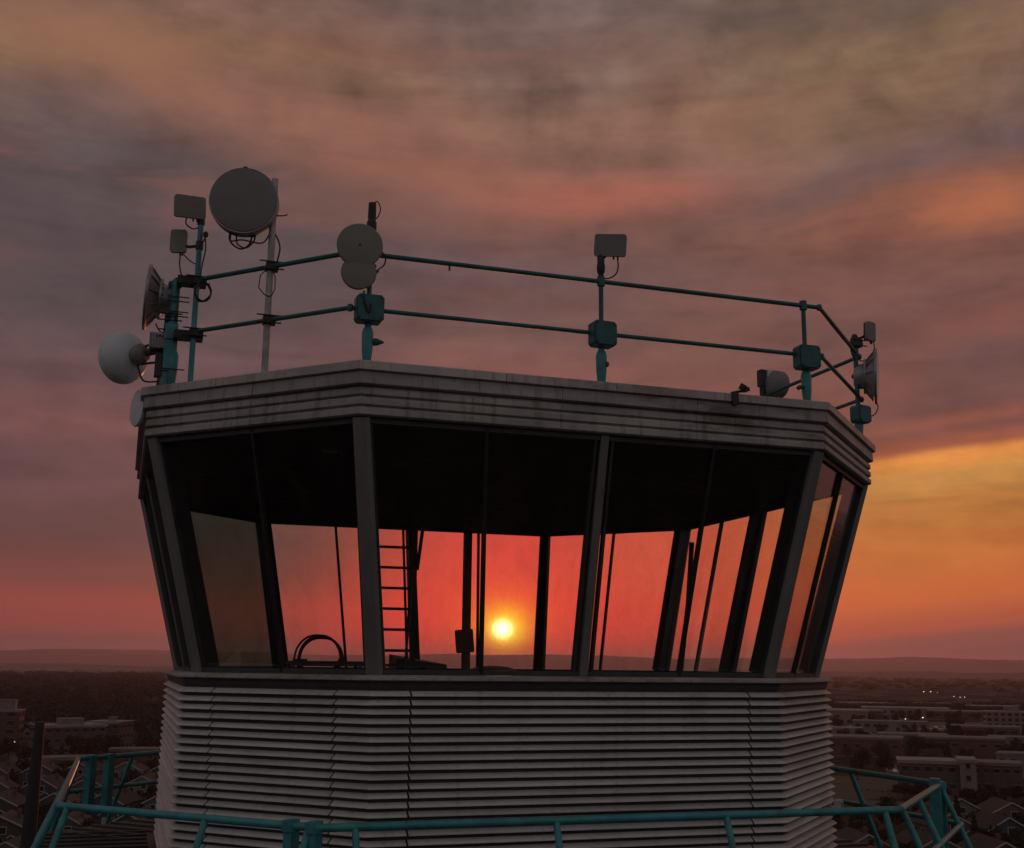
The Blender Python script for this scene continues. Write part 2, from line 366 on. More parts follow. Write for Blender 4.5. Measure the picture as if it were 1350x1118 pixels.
# windows: mullions on corners and between bays
BC = corners(SA, SC); TC = corners(A, Cc)
def v3(p, z): return Vector((p.x, p.y, z))
def bay_pts(k, t): return v3(BC[k].lerp(BC[(k + 1) % 8], t), SILL), v3(TC[k].lerp(TC[(k + 1) % 8], t), HEAD)
def fnorm(k): e = (TC[(k + 1) % 8] - TC[k]).normalized(); return Vector((e.y, -e.x, 0))
for k in range(8):
    n = (fnorm(k) + fnorm(k - 1)).normalized(); b = MB()
    p, q_ = v3(BC[k], SILL), v3(TC[k], HEAD)
    t = (q_ - p).normalized(); o_ = (n - t * n.dot(t)).normalized(); a_ = t.cross(o_)
    w = .20; ch = .04
    sec = [(w / 2 - ch, .035), (-(w / 2 - ch), .035), (-w / 2, 0), (-w / 2, -.05), (w / 2, -.05), (w / 2, 0)]
    core_b = MB(); core_b.beam(p - o_ * .052, q_ - o_ * .052, w - .03, .24, n); tp('mullion_core', core_b, M['black'])
    lo = [p + a_ * x + o_ * y for x, y in sec]; hi = [v + (q_ - p) for v in lo]; m6 = 6
    b.add([tuple(v) for v in lo + hi], [tuple(range(5, -1, -1)), tuple(range(6, 12))] + [(i, (i + 1) % 6, 6 + (i + 1) % 6, 6 + i) for i in range(6)])
    tp('corner_mullion', b, M['mullion'])
bays = []
for k in range(8):
    if k % 2: bays += [(k, 0, .5), (k, .5, 1)]
    else: bays += [(k, 0, 1)]
for k in (1, 3, 5, 7):
    p, q_ = bay_pts(k, .5); b = MB(); b.beam(p + fnorm(k) * .02, q_ + fnorm(k) * .02, .105, .06, fnorm(k)); tp('mullion', b, M['mullion']); b = MB(); b.beam(p - fnorm(k) * .042, q_ - fnorm(k) * .042, .10, .20, fnorm(k)); tp('mullion_core', b, M['black'])
for (k, t0, t1) in bays:
    L = flen(A, Cc, k); n = fnorm(k)
    p0, q0 = bay_pts(k, t0); p1, q1 = bay_pts(k, t1)
    e = (q1 - q0).normalized()
    # frame: head and sill rails plus side stops
    f = MB()
    def rail(pa, pb, w, d): f.beam(pa, pb, w, d, n)
    t = (q0 - p0).normalized(); th_ = ((q0 + q1) / 2 - (p0 + p1) / 2).normalized()
    f.beam(p0 + th_ * .03, p1 + th_ * .03, .06, .10, n)
    f.beam(q0 - th_ * .03, q1 - th_ * .03, .06, .10, n)
    f.beam(p0 + e * .115 + t * .06, q0 + e * .115 - t * .06, .035, .08, n)
    f.beam(p1 - e * .115 + t * .06, q1 - e * .115 - t * .06, .035, .08, n)
    fo = obj('window_frame', f, M['dark'], tower, True, False)
    pm, qm = (p0 + p1) / 2, (q0 + q1) / 2
    mu = MB(); mu.beam(pm + n * .005, qm + n * .005, .042, .07, n); (obj('muntin', mu, M['black'], fo, False, False) if k != 6 else None)
    on = (n - th_ * n.dot(th_)).normalized()
    for (a0, a1, b0, b1) in (((p0, pm, q0, qm), (pm, p1, qm, q1)) if k != 6 else ((p0, p1, q0, q1),)):
        g = MB(); off = -on * .045; th2 = on * .01; ins = e * .02
        lo = [a0 + off + ins + th_ * .03, a1 + off - ins + th_ * .03, b1 + off - ins - th_ * .03, b0 + off + ins - th_ * .03]
        g.hexa([tuple(v - th2) for v in lo], [tuple(v) for v in lo])
        po = obj('pane', g, M['tinted'] if (k == 6) else M['glass'], fo, False, False)
        if k == 6: po['label'] = 'smoky tinted pane'
# ceiling with tile grid, deep box of fascia above
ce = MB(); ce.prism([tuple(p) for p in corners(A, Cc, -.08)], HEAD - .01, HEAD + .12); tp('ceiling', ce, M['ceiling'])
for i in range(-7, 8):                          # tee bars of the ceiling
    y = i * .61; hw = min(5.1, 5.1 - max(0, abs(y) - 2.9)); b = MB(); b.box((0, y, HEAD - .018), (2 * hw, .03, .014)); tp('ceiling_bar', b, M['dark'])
# uneven roller blinds gathered under the window heads on the far side
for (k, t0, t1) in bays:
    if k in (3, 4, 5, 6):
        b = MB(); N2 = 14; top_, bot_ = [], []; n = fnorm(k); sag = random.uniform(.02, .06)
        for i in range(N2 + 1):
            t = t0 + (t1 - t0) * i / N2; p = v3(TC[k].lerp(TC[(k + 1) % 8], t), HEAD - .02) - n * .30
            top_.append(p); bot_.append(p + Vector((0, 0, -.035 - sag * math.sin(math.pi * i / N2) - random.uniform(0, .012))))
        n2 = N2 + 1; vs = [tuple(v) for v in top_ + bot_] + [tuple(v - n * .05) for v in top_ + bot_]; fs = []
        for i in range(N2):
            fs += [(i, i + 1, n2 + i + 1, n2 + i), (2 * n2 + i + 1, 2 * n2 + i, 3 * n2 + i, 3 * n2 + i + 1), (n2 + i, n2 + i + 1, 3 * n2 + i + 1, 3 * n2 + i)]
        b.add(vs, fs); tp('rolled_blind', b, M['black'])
# fascia
FS = {0: [0, .36, 1], 1: [0, .28, .515, .76, 1], 2: [0, .5, 1], 3: [0, .5, 1], 4: [0, 1], 5: [0, .5, 1], 6: [0, 1], 7: [0, .5, 1]}
RS = {0: [0, .53, 1], 1: [0, .40, .70, 1], 2: [0, 1], 3: [0, .5, 1], 4: [0, 1], 5: [0, .5, 1], 6: [0, 1], 7: [0, .5, 1]}
for k in range(8):
    L = flen(A, Cc, k)
    for (t0, t1) in cuts(FS[k], .004, L):
        tp('coping', strip(A, Cc, k, t0, t1, [(-.28, ROOF - .01), (.165, ROOF), (.175, ROOF - .012), (.175, ROOF - .105), (.155, ROOF - .115), (-.28, ROOF - .115)]), M['coping'])
    for (t0, t1) in cuts(RS[k], .003, L):
        tp('fascia_board', strip(A, Cc, k, t0, t1, [(-.2, 3.322), (.128, 3.322), (.134, 3.18), (.10, 3.165), (-.2, 3.165)]), M['fascia'])
        for z in (3.160, 3.042, 2.924):
            tp('fascia_rib', strip(A, Cc, k, t0, t1, [(-.2, z), (.055, z), (.090, z - .035), (.090, z - .098), (.06, z - .114), (-.2, z - .114)]), M['fascia'])
rf = MB(); rf.prism([tuple(p) for p in corners(A, Cc, -.18)], ROOF - .15, ROOF - .02); tp('roof', rf, M['roofmem'])
for k in (1,):                                   # bolts along the coping edge
    for t in np.linspace(.02, .98, 26):
        b = MB(); p = fpt(A, Cc, k, float(t), .06, ROOF + .004); b.M = Matrix.Translation(p); b.lathe([(.013, 0), (.013, .012), (.005, .018)], 6); tp('bolt', b, M['dark'])

# ------------------------------------------------------------------ roof railing
RA, RC = 5.2, 3.2; ZT, ZM = 4.82, 4.13
rr = thing('roof_railing', 'thin teal pipe railing with two rails running round the cab roof', 'railing', (0, 0, ROOF))
RP = corners(RA, RC)
def pipe(name, pts, r, m, parent, n=10): b = MB(); b.tube(pts, r, n); return obj(name, b, m, parent, True)
for k in range(8):
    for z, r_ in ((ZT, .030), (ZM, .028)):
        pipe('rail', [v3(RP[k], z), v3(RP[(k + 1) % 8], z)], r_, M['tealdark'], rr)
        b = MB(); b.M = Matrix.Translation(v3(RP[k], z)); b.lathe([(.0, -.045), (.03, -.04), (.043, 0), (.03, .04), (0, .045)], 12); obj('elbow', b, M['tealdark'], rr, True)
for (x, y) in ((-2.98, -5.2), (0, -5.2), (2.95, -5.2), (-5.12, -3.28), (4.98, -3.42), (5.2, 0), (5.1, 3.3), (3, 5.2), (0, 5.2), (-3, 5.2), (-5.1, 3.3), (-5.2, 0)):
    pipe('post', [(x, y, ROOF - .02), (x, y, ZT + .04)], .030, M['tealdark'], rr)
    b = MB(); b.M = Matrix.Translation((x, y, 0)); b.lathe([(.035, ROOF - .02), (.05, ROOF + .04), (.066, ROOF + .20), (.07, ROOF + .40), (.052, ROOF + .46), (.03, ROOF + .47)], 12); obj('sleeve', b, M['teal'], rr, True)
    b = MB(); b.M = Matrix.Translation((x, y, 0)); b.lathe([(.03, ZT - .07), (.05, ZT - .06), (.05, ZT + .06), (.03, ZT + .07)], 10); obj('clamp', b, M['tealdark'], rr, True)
b = MB(); b.tube([(-2.0, -5.2, ZT - .03), (-2.0, -5.2, ZT - .09)], .012, 6); obj('hook', b, M['dark'], rr, True)

def jbox(x, y, z, nrm, label, knob, s=.30):
    t = thing('junction_box', label, 'electrical box', (x, y, z - s / 2), 'teal junction boxes on the roof railing')
    F = frame((x, y, z), nrm); b = MB(); b.M = F @ Matrix.Translation((0, 0, .06)); h = s / 2; ch = .035
    oc = [(-h + ch, -h), (h - ch, -h), (h, -h + ch), (h, h - ch), (h - ch, h), (-h + ch, h), (-h, h - ch), (-h, -h + ch)]
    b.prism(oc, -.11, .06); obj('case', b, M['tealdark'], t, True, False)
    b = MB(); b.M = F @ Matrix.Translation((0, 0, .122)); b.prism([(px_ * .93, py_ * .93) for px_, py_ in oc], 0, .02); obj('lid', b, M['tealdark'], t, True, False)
    for i in (-1, 1):
        for j in (-1, 1):
            b = MB(); b.M = F @ Matrix.Translation((i * h * .75, j * h * .75, .142)); b.lathe([(.012, 0), (.012, .008)], 8); obj('screw', b, M['dark'], t, True)
    b = MB(); b.M = F; b.tube([(0, -h, 0), (0, -h - .1, 0)], .04, 10); obj('conduit', b, M['teal'], t, True)
    F2 = F @ Matrix.Translation((.05, -h - .22, 0)); b = MB(); b.M = F2
    if knob == 'cone': b.tube([(0, 0, .0), (.06, .0, .02), (.14, 0, .03)], [.045, .045, .012], 10)
    elif knob == 'ball': b.lathe([(.0, .0), (.035, .01), (.04, .04), (.025, .07), (0, .075)], 12); b.M = F2; b.tube([(-.05, 0, .02), (.03, 0, .03)], .02, 8)
    else: b.tube([(0, 0, 0), (-.17, -.03, .03), (-.2, -.05, .03)], [.02, .03, .03], 8)
    obj('valve_knob', b, M['tealdark'], t, True)
    return t
jbox(-2.98, -5.2, 4.12, (0, -1, 0), 'square teal junction box below the figure-eight dish', 'cone', .33)
jbox(0, -5.2, 4.11, (.1, -1, 0), 'square teal junction box under the flat panel on the middle post', 'ball', .32)
jbox(2.95, -5.2, 4.08, (0, -1, 0), 'square teal junction box on the post right of the long front rail', 'none', .32)
jbox(4.98, -3.42, 3.82, (.3, -1, 0), 'small teal junction box at the right roof corner below the horn dish', 'arm', .27)

# ------------------------------------------------------------------ antennas
CAMV = Vector((CAM.x, CAM.y, 0))
def toward(x, y, yaw=0, tilt=0):                  # horizontal direction from a spot to the camera, turned by yaw degrees
    d = (CAMV - Vector((x, y, 0))).normalized(); d = Matrix.Rotation(R(yaw), 3, 'Z') @ d; return Vector((d.x, d.y, math.tan(R(tilt)))).normalized()
def rrect(w, h, r, n=4):
    pts = []
    for cx, cy, a0 in ((w / 2 - r, h / 2 - r, 0), (-w / 2 + r, h / 2 - r, 90), (-w / 2 + r, -h / 2 + r, 180), (w / 2 - r, -h / 2 + r, 270)):
        for i in range(n + 1): a = R(a0 + 90 * i / n); pts.append((cx + r * math.cos(a), cy + r * math.sin(a)))
    return pts
def cable(parent, pts, r=.009):
    P_ = [Vector(p) for p in pts]
    # Catmull-Rom through the points
    out_ = []
    for i in range(len(P_) - 1):
        a, b_, c_, d_ = P_[max(i - 1, 0)], P_[i], P_[i + 1], P_[min(i + 2, len(P_) - 1)]
        for j in range(5):
            t = j / 5; out_.append(.5 * ((2 * b_) + (c_ - a) * t + (2 * a - 5 * b_ + 4 * c_ - d_) * t * t + (3 * b_ - a - 3 * c_ + d_) * t ** 3))
    out_.append(P_[-1]); b = MB(); b.tube(out_, r, 6); return obj('cable', b, M['cable'], parent, True)
def panel_antenna(loc, nrm, w, h, label, mast, m='beige', cable_pts=None, roll=0, bracket_side=0):
    t = thing('panel_antenna', label, 'antenna', loc, None)
    F = frame(loc, nrm) @ Matrix.Rotation(R(roll), 4, 'Z')
    b = MB(); b.M = F; b.prism(rrect(w, h, .035), -.02, .03); obj('radome_cover', b, M[m], t, True)
    b = MB(); b.M = F; b.prism(rrect(w * .94, h * .94, .03), -.05, -.02); obj('back_plate', b, M['dark'], t, True)
    b = MB(); c0 = F @ Vector((0, -h * .1, -.05)); mp = Vector(mast); b.tube([c0, c0.lerp(mp, .5) + Vector((0, 0, -.02)), mp], .022, 8); obj('bracket', b, M['dark'], t, True)
    b = MB(); b.M = Matrix.Translation(mp); b.lathe([(.03, -.06), (.048, -.055), (.048, .055), (.03, .06)], 10); obj('clamp', b, M['dark'], t, True)
    for i in (.12, .25):
        b = MB(); b.M = F @ Matrix.Translation((w * i, -h / 2, -.01)); b.tube([(0, .01, 0), (0, -.035, 0)], .012, 6); obj('connector', b, M['dark'], t, True)
    if cable_pts: cable(t, cable_pts)
    return t
def mast_pipe(label, pts, r, m='teal', clamps=(), cap=True):
    t = thing('antenna_mast', label, 'mast', pts[0])
    b = MB(); b.tube(pts, r, 12); obj('pipe', b, M[m], t, True)
    for z in clamps:
        x, y = pts[0][0], pts[0][1]
        b = MB(); b.box((x + .02, y - .01, z), (.15, .13, .11)); obj('clamp', b, M['black'], t, True)
        for s_ in (-.045, .045):
            b = MB(); b.tube([(x - .14, y - .08, z + s_), (x + .16, y - .08, z + s_)], .009, 6); obj('clamp_bolt', b, M['dark'], t, True)
    return t
# A  white steel mast + large dish
mx, my = -4.065, -4.335
mast_pipe('tall galvanised steel mast behind the large round dish', [(mx, my, ROOF - .02), (mx, my, 5.98)], .042, 'galv', (ZM, ZT))
loc = Vector((-4.41, -4.0, 5.61)) + toward(-4.4, -4) * .42
t = thing('drum_dish', 'large round grey drum dish, the highest antenna on the roof', 'antenna', loc)
F = frame(loc, toward(-4.4, -4, -8, -3)); Rr = .415
b = MB(); b.M = F; b.lathe([(Rr - .012, .0), (Rr - .02, .012), (Rr * .7, .03), (Rr * .3, .038), (.001, .04)], 64); obj('radome_cover', b, M['radome'], t, True)
b = MB(); b.M = F; b.lathe([(Rr - .012, .0), (Rr + .004, .008), (Rr + .010, -.01), (Rr + .004, -.18), (Rr - .05, -.20), (.2, -.24), (.001, -.25)], 64); obj('shroud', b, M['galv'], t, True)
b = MB(); b.M = F; b.box((.0, Rr + .012, -.01), (.05, .02, .03)); obj('latch', b, M['dark'], t, True)
b = MB(); a0 = F @ Vector((0, 0, -.25)); b.tube([a0, Vector((mx, my, 5.6))], .05, 10); obj('bracket', b, M['dark'], t, True)
b = MB(); b.M = Matrix.Translation((mx + .01, my + .07, 5.62)); b.box((0, 0, 0), (.11, .12, .16)); obj('mast_clamp', b, M['dark'], t, True)
b = MB(); b.tube([(mx + .04, my - .04, 5.48), (mx + .13, my - .05, 5.49), (mx + .17, my - .05, 5.51)], .008, 6); obj('strut', b, M['dark'], t, True)
low = F @ Vector((-.02, -Rr - .01, -.1))
def off(p, x, z, y=0): return p + Vector((x, y, z))
cable(t, [off(low, -.13, .02), off(low, -.12, -.10), off(low, 0, -.17), off(low, .10, -.10), off(low, .13, .02)], .011)
cable(t, [off(low, -.06, .0), off(low, -.04, -.11), off(low, .06, -.15), off(low, .15, -.06), off(low, .17, .03)], .010)
cable(t, [off(low, -.14, .02), off(low, -.13, -.08), off(low, .02, -.05), off(low, .26, -.06), Vector((mx, my, 5.28)), Vector((mx + .10, my - .02, 5.1)), Vector((mx + .08, my, 4.9))], .010)
b = MB(); b.tube([off(low, -.15, .015), off(low, .16, .015)], .016, 6); obj('feed_bar', b, M['dark'], t, True)
for (dxx, zz, rr_) in ((-.12, 4.55, .12), (.06, 4.6, .09)):
    tt = tag(MB() and obj('hanging_cable', (lambda b_: (b_.tube([(mx + dxx * .3, my - .05, 4.78), (mx + dxx, my - .05, 4.68), (mx + dxx * 1.1, my - .05, 4.52), (mx + dxx * .5, my - .05, 4.44), (mx, my - .04, 4.42)], .007, 6), b_)[1])(MB()), M['cable']),
        'thin black cable loop on the %s side of the galvanised mast' % ('left' if dxx < 0 else 'right'), 'cable')

# B  left teal mast with two panels
px2, py2 = -4.895, -3.505
mast_pipe('slim teal mast carrying two flat panels left of the large dish', [(px2, py2, ROOF - .02), (px2, py2, 5.72)], .036, 'teal', (4.11, 4.80))
panel_antenna((-5.05, -3.58, 5.76), toward(-5, -3.4, 14, -6), .40, .29, 'wide dark flat panel antenna at the very top left of the roof', (px2, py2, 5.62), 'beige',
    [(-5.08, -3.56, 5.62), (-5.08, -3.54, 5.54), (-4.98, -3.5, 5.50), (-4.9, -3.52, 5.56), (-4.93, -3.5, 5.68)], 4)
panel_antenna((-5.15, -3.30, 5.38), toward(-5, -3.4, -14, 0), .21, .31, 'small upright flat panel antenna below the wide dark panel', (px2, py2, 5.28), 'white',
    [(-5.12, -3.34, 5.22), (-5.12, -3.34, 5.05), (-5.08, -3.34, 4.9), (-5.0, -3.4, 4.78), (-4.93, -3.48, 4.72)])
tag(obj('hanging_cable', (lambda b_: (b_.tube([tuple(v) for v in arc((-5.08, -3.33, 5.2), (-4.9, -3.5, 5.02), .02)], .008, 6), b_)[1])(MB()), M['cable']), 'thin black cable slanting from the small upright panel to the teal mast', 'cable')
def coil(label, c0, r_, turns=3):
    b = MB(); nn = 40
    ex = toward(c0[0], c0[1]).cross(Vector((0, 0, 1)))
    pts = [Vector(c0) + ex * math.cos(2 * math.pi * i * turns / nn) * (r_ + .01 * math.sin(i)) * .75 + Vector((0, 0, math.sin(2 * math.pi * i * turns / nn) * (r_ + .012 * math.cos(i * 1.7)))) + toward(c0[0], c0[1]) * (.002 * i) for i in range(nn + 1)]
    b.tube(pts, .010, 6); return tag(obj('cable_coil', b, M['cable']), label, 'cable')
coil('coil of black cable tied beneath the top rail beside the left teal mast', (-4.82, -3.62, 4.62), .13)
tag(obj('lamp_bulb', (lambda b_: (setattr(b_, 'M', Matrix.Translation((-4.83, -3.57, 5.42))), b_.lathe([(0, -.04), (.03, -.03), (.035, .01), (.02, .035), (0, .04)], 12), setattr(b_, 'M', Matrix.Identity(4)), b_.tube([(-4.9, -3.51, 5.28), (-4.85, -3.56, 5.33), (-4.83, -3.57, 5.39)], .01, 6), b_)[4])(MB()), M['dark']), 'small dark bulb on a bent arm beside the upright panel', 'sensor')
cable(thing('hanging_cable', 'black cable running down the left teal mast to the rail', 'cable', (-4.86, -3.57, 4.9)), [(-4.83, -3.57, 5.36), (-4.82, -3.58, 5.2), (-4.85, -3.56, 5.0), (-4.86, -3.56, 4.86)], .009)

# C  corner cluster
kx, ky = -5.14, -3.27
t = mast_pipe('thick teal corner pole with bracket plates at the left end of the railing', [(kx - .06, ky + .03, ROOF - .02), (kx - .02, ky + .02, 4.25), (kx, ky, 4.86)], [.07, .07, .05], 'teal', (4.35, 4.13))
b = MB(); b.box((kx - .02, ky, 3.95), (.16, .14, .62)); obj('bracket_plate', b, M['teal'], t, True)
for z in (4.42, 4.36, 4.05, 3.66, 4.62, 4.56):
    b = MB(); b.tube([(kx - .1, ky - .07, z), (kx + .17, ky - .09, z - .01)], .008, 6); obj('u_bolt', b, M['dark'], t, True)
for zz, nm in ((4.83, 'top'), (4.11, 'lower')):
    b = MB(); d_ = (Vector((px2, py2, 0)) - Vector((kx, ky, 0))); b.box((kx + d_.x * .75, ky + d_.y * .75, zz - .03), (.36, .2, .10)); tag(obj('rail_bracket', b, M['black']), 'black clamp bracket bundled on the %s rail at the left corner' % nm, 'bracket')
def horn(loc, direc, label, mastp, Rr=.40, deep=.42, mirror=1):
    """ribbed horn dish: shallow round reflector, ribs behind and a boxy neck"""
    t = thing('horn_dish', label, 'antenna', loc); F = frame(loc, direc)
    b = MB(); b.M = F; b.lathe([(Rr, .0), (Rr + .012, .004), (Rr + .012, -.03), (Rr * .90, -.05), (Rr * .66, -.12), (.20, -.19), (.001, -.20), ], 40); obj('reflector', b, M['cast'], t, True)
    b = MB(); b.M = F; b.lathe([(Rr * .99, .002), (Rr * .8, .02), (Rr * .4, .03), (.001, .035)], 40); obj('radome_cover', b, M['shell'], t, True)
    for i in range(12):
        a = 2 * math.pi * i / 12; b = MB(); b.M = F @ Matrix.Rotation(a, 4, 'Z')
        b.add([(Rr * .97, -.01, -.04), (Rr * .97, .01, -.04), (.14, .01, -.16), (.14, -.01, -.16), (Rr * .90, -.01, -.075), (Rr * .90, .01, -.075), (.14, .01, -deep * .75), (.14, -.01, -deep * .75)],
              [(0, 3, 2, 1), (4, 5, 6, 7), (0, 1, 5, 4), (1, 2, 6, 5), (2, 3, 7, 6), (3, 0, 4, 7)]); obj('rib', b, M['cast'], t, True)
    b = MB(); b.M = F; b.lathe([(.21, -.12), (.19, -deep * .8), (.15, -deep), (.05, -deep - .01)], 16); obj('neck', b, M['cast'], t, True)
    b = MB(); b.M = F; b.lathe([(Rr * .62, -.16), (Rr * .64, -.16), (Rr * .64, -.19), (Rr * .62, -.19)], 32, True); obj('stiffener_ring', b, M['cast'], t, True)
    b = MB(); p = F @ Vector((0, 0, -deep)); b.tube([p, Vector(mastp)], .045, 8); obj('bracket', b, M['dark'], t, True)
    return t
t = horn((-5.50, -3.02, 4.67), (-1, .03, .05), 'ribbed horn dish facing left beside the left corner pole', (kx, ky, 4.6), .42, .34)
cable(t, [(-5.36, -3.1, 4.3), (-5.3, -3.12, 4.2), (-5.22, -3.15, 4.19), (-5.16, -3.2, 4.3), (-5.14, -3.25, 4.45)], .009)
# round white radome, seen from behind-left
loc = (-5.74, -2.74, 3.90)
t = thing('round_radome_dish', 'bluish white rounded dish with a conical feed at the far left', 'antenna', loc)
F = frame(loc, (.58, -.80, -.04)); rr_ = .34
prof_ = [(rr_ * .9, -.03), (rr_ + .01, -.02), (rr_ + .012, .01)] + [(max(.001, rr_ * math.sin(R(a))), .02 + .25 * math.cos(R(a))) for a in range(88, -1, -8)]
b = MB(); b.M = F; b.lathe(prof_, 48); obj('shell', b, M['shell'], t, True)
hub = F @ Vector((0, 0, .24)); mp = Vector((kx - .05, ky + .02, 3.93))
b = MB(); b.M = frame(hub, mp - hub); b.lathe([(.07, -.06), (.10, 0), (.135, .06), (.14, .13), (.09, .19), (.04, .2)], 20); obj('feed_cone', b, M['white'], t, True)
b = MB(); b.tube([hub, mp], .04, 8); obj('arm', b, M['dark'], t, True)
for dz_ in (-.12, .1):
    b = MB(); b.tube([hub + Vector((.05, -.03, dz_)), mp + Vector((0, 0, dz_ * 1.3))], .016, 6); obj('strut', b, M['dark'], t, True)
cable(t, [hub + Vector((.04, 0, -.05)), hub + Vector((.08, -.02, -.2)), hub + Vector((.16, -.05, -.34)), mp + Vector((0, -.04, -.42))], .012)
b = MB(); b.box((kx - .17, ky + .05, 4.03), (.22, .16, .2)); bb = tag(obj('radio_unit', b, M['cast']), 'small grey finned radio unit between the corner pole and the white dish', 'radio unit')
for i in range(6):
    f_ = MB(); f_.box((kx - .28 + .035 * i, ky - .05, 4.03), (.008, .05, .2)); obj('fin', f_, M['cast'], bb)
b = MB(); b.box((kx - .12, ky + .05, 3.72), (.15, .15, .3)); tag(obj('radio_unit', b, M['dark']), 'dark square radio box low on the left corner pole', 'radio unit')
# low dish hanging outside the left parapet
loc = (-5.50, -2.60, 3.27); t = thing('low_dish', 'pale grey dish peeping out behind the left end of the roof edge', 'antenna', loc)
b = MB(); b.M = frame(loc, (-1, -.35, 0)) ; b.lathe([(.001, -.13), (.15, -.10), (.24, -.03), (.25, 0), (.24, .02), (.001, .05)], 32); obj('shell', b, M['shell'], t, True)
b = MB(); b.tube([(-5.5, -2.58, 3.27), (-5.3, -2.5, 3.3), (-5.2, -2.5, 3.6)], .025, 8); obj('arm', b, M['dark'], t, True)

# D  figure-eight double disc on the front-left post
loc = Vector((-3.11, -5.2, 4.80)); nrm = toward(-3.1, -5.2, 4, 0)
t = thing('double_disc_dish', 'beige figure-eight dish, two joined discs on the front left post', 'antenna', loc)
F = frame((-3.12, -5.2, 4.88), nrm) @ Matrix.Translation((0, 0, .10))
b = MB(); b.M = F; b.lathe([(.268, -.05), (.275, 0), (.262, .012), (.15, .026), (.001, .03)], 48); obj('large_disc', b, M['beige'], t, True)
b = MB(); b.M = F @ Matrix.Translation((-.0, -.335, -.006)); b.lathe([(.205, -.045), (.212, 0), (.2, .012), (.1, .024), (.001, .028)], 40); obj('small_disc', b, M['beige'], t, True)
b = MB(); b.M = F; b.prism([(-.165, .0), (.165, 0), (.17, -.32), (-.17, -.32)], -.048, .004); obj('web', b, M['beige'], t, True)
b = MB(); b.M = F; b.tube([(0, -.15, -.05), (0, -.15, -.13)], .05, 10); obj('bracket', b, M['dark'], t, True)
b = MB(); b.M = F; b.lathe([(.014, .03), (.014, .035)], 10); obj('boss', b, M['dark'], t, True)
cable(t, [F @ Vector((.24, -.02, -.03)), F @ Vector((.31, -.10, -.05)), F @ Vector((.30, -.20, -.05)), F @ Vector((.22, -.28, -.04)), F @ Vector((.17, -.35, -.03))], .009)
b = MB(); b.M = F; b.tube([(.16, -.2, -.03), (.2, -.24, -.03), (.17, -.27, -.03), (.23, -.3, -.03), (.19, -.33, -.03)], .016, 6); obj('cable_clip', b, M['cable'], t, True)
t = thing('black_cylinder', 'black cylindrical lamp housing standing above the figure-eight dish', 'sensor', (-2.98, -5.2, 5.0))
b = MB(); b.M = Matrix.Translation((-2.98, -5.2, 0)); b.lathe([(.05, 5.10), (.06, 5.14), (.06, 5.22), (.05, 5.24), (.046, 5.27), (.05, 5.29), (.046, 5.47), (.02, 5.475)], 20); obj('housing', b, M['black'], t, True)
pipe('stub', [(-2.98, -5.2, 4.8), (-2.98, -5.2, 5.12)], .03, M['dark'], t)
cable(t, [(-2.97, -5.2, 5.47), (-2.92, -5.2, 5.50), (-2.88, -5.2, 5.42), (-2.90, -5.2, 5.32), (-2.94, -5.2, 5.27)], .007)
cable(thing('hanging_cable', 'short black cable draped over the junction box below the figure-eight dish', 'cable', (-3.02, -5.3, 4.3)), [(-3.06, -5.30, 4.32), (-3.07, -5.345, 4.24), (-3.04, -5.355, 4.12), (-3.0, -5.355, 4.05), (-2.98, -5.35, 4.16)], .012)

# E  panel on the middle post
pipe_t = thing('antenna_mast', 'short dark stub mast topped by the panel on the middle front post', 'mast', (0, -5.2, 4.86))
b = MB(); b.M = Matrix.Translation((0, -5.2, 0)); b.lathe([(.04, 4.87), (.035, 4.92), (.05, 4.95), (.055, 5.02), (.05, 5.05), (.04, 5.08), (.04, 5.18)], 14); obj('stub', b, M['black'], pipe_t, True)
panel_antenna((.10, -5.28, 5.29), toward(0, -5.2, -6, -4), .41, .29, 'wide grey flat panel antenna on the middle front post', (0, -5.2, 5.12), 'radome',
    [(.20, -5.27, 5.15), (.21, -5.27, 5.02), (.18, -5.25, 4.92), (.10, -5.22, 4.87), (.04, -5.2, 4.87)], -4)

# F  right corner: panel, horn dish, camera
rx, ry = 4.98, -3.42
mast_pipe('teal pole at the right roof corner carrying the small panel and horn dish', [(rx, ry, ROOF), (rx, ry, 5.10)], .036, 'tealdark', (4.95,))
panel_antenna((5.24, -3.46, 5.16), (.38, -.92, -.05), .22, .30, 'small square panel antenna above the right corner railing', (rx, ry, 5.02), 'beige',
    [(5.26, -3.5, 5.0), (5.27, -3.5, 4.88), (5.2, -3.48, 4.75), (5.1, -3.44, 4.68), (5.02, -3.43, 4.7)])
cable(thing('hanging_cable', 'black cable loop left of the right corner pole', 'cable', (4.9, -3.45, 4.9)), [(4.96, -3.44, 5.05), (4.86, -3.5, 4.98), (4.85, -3.5, 4.8), (4.93, -3.46, 4.70), (5.0, -3.42, 4.66)], .011)
t = horn((5.27, -3.53, 4.43), (.80, -.585, -.05), 'ribbed horn dish facing right at the right roof corner', (rx, ry, 4.45), .42, .34)
cable(t, [(5.3, -3.4, 4.1), (5.34, -3.42, 3.98), (5.28, -3.42, 3.86), (5.16, -3.42, 3.80)], .009)
for i, z in enumerate((4.44, 4.40, 4.06)):
    pass
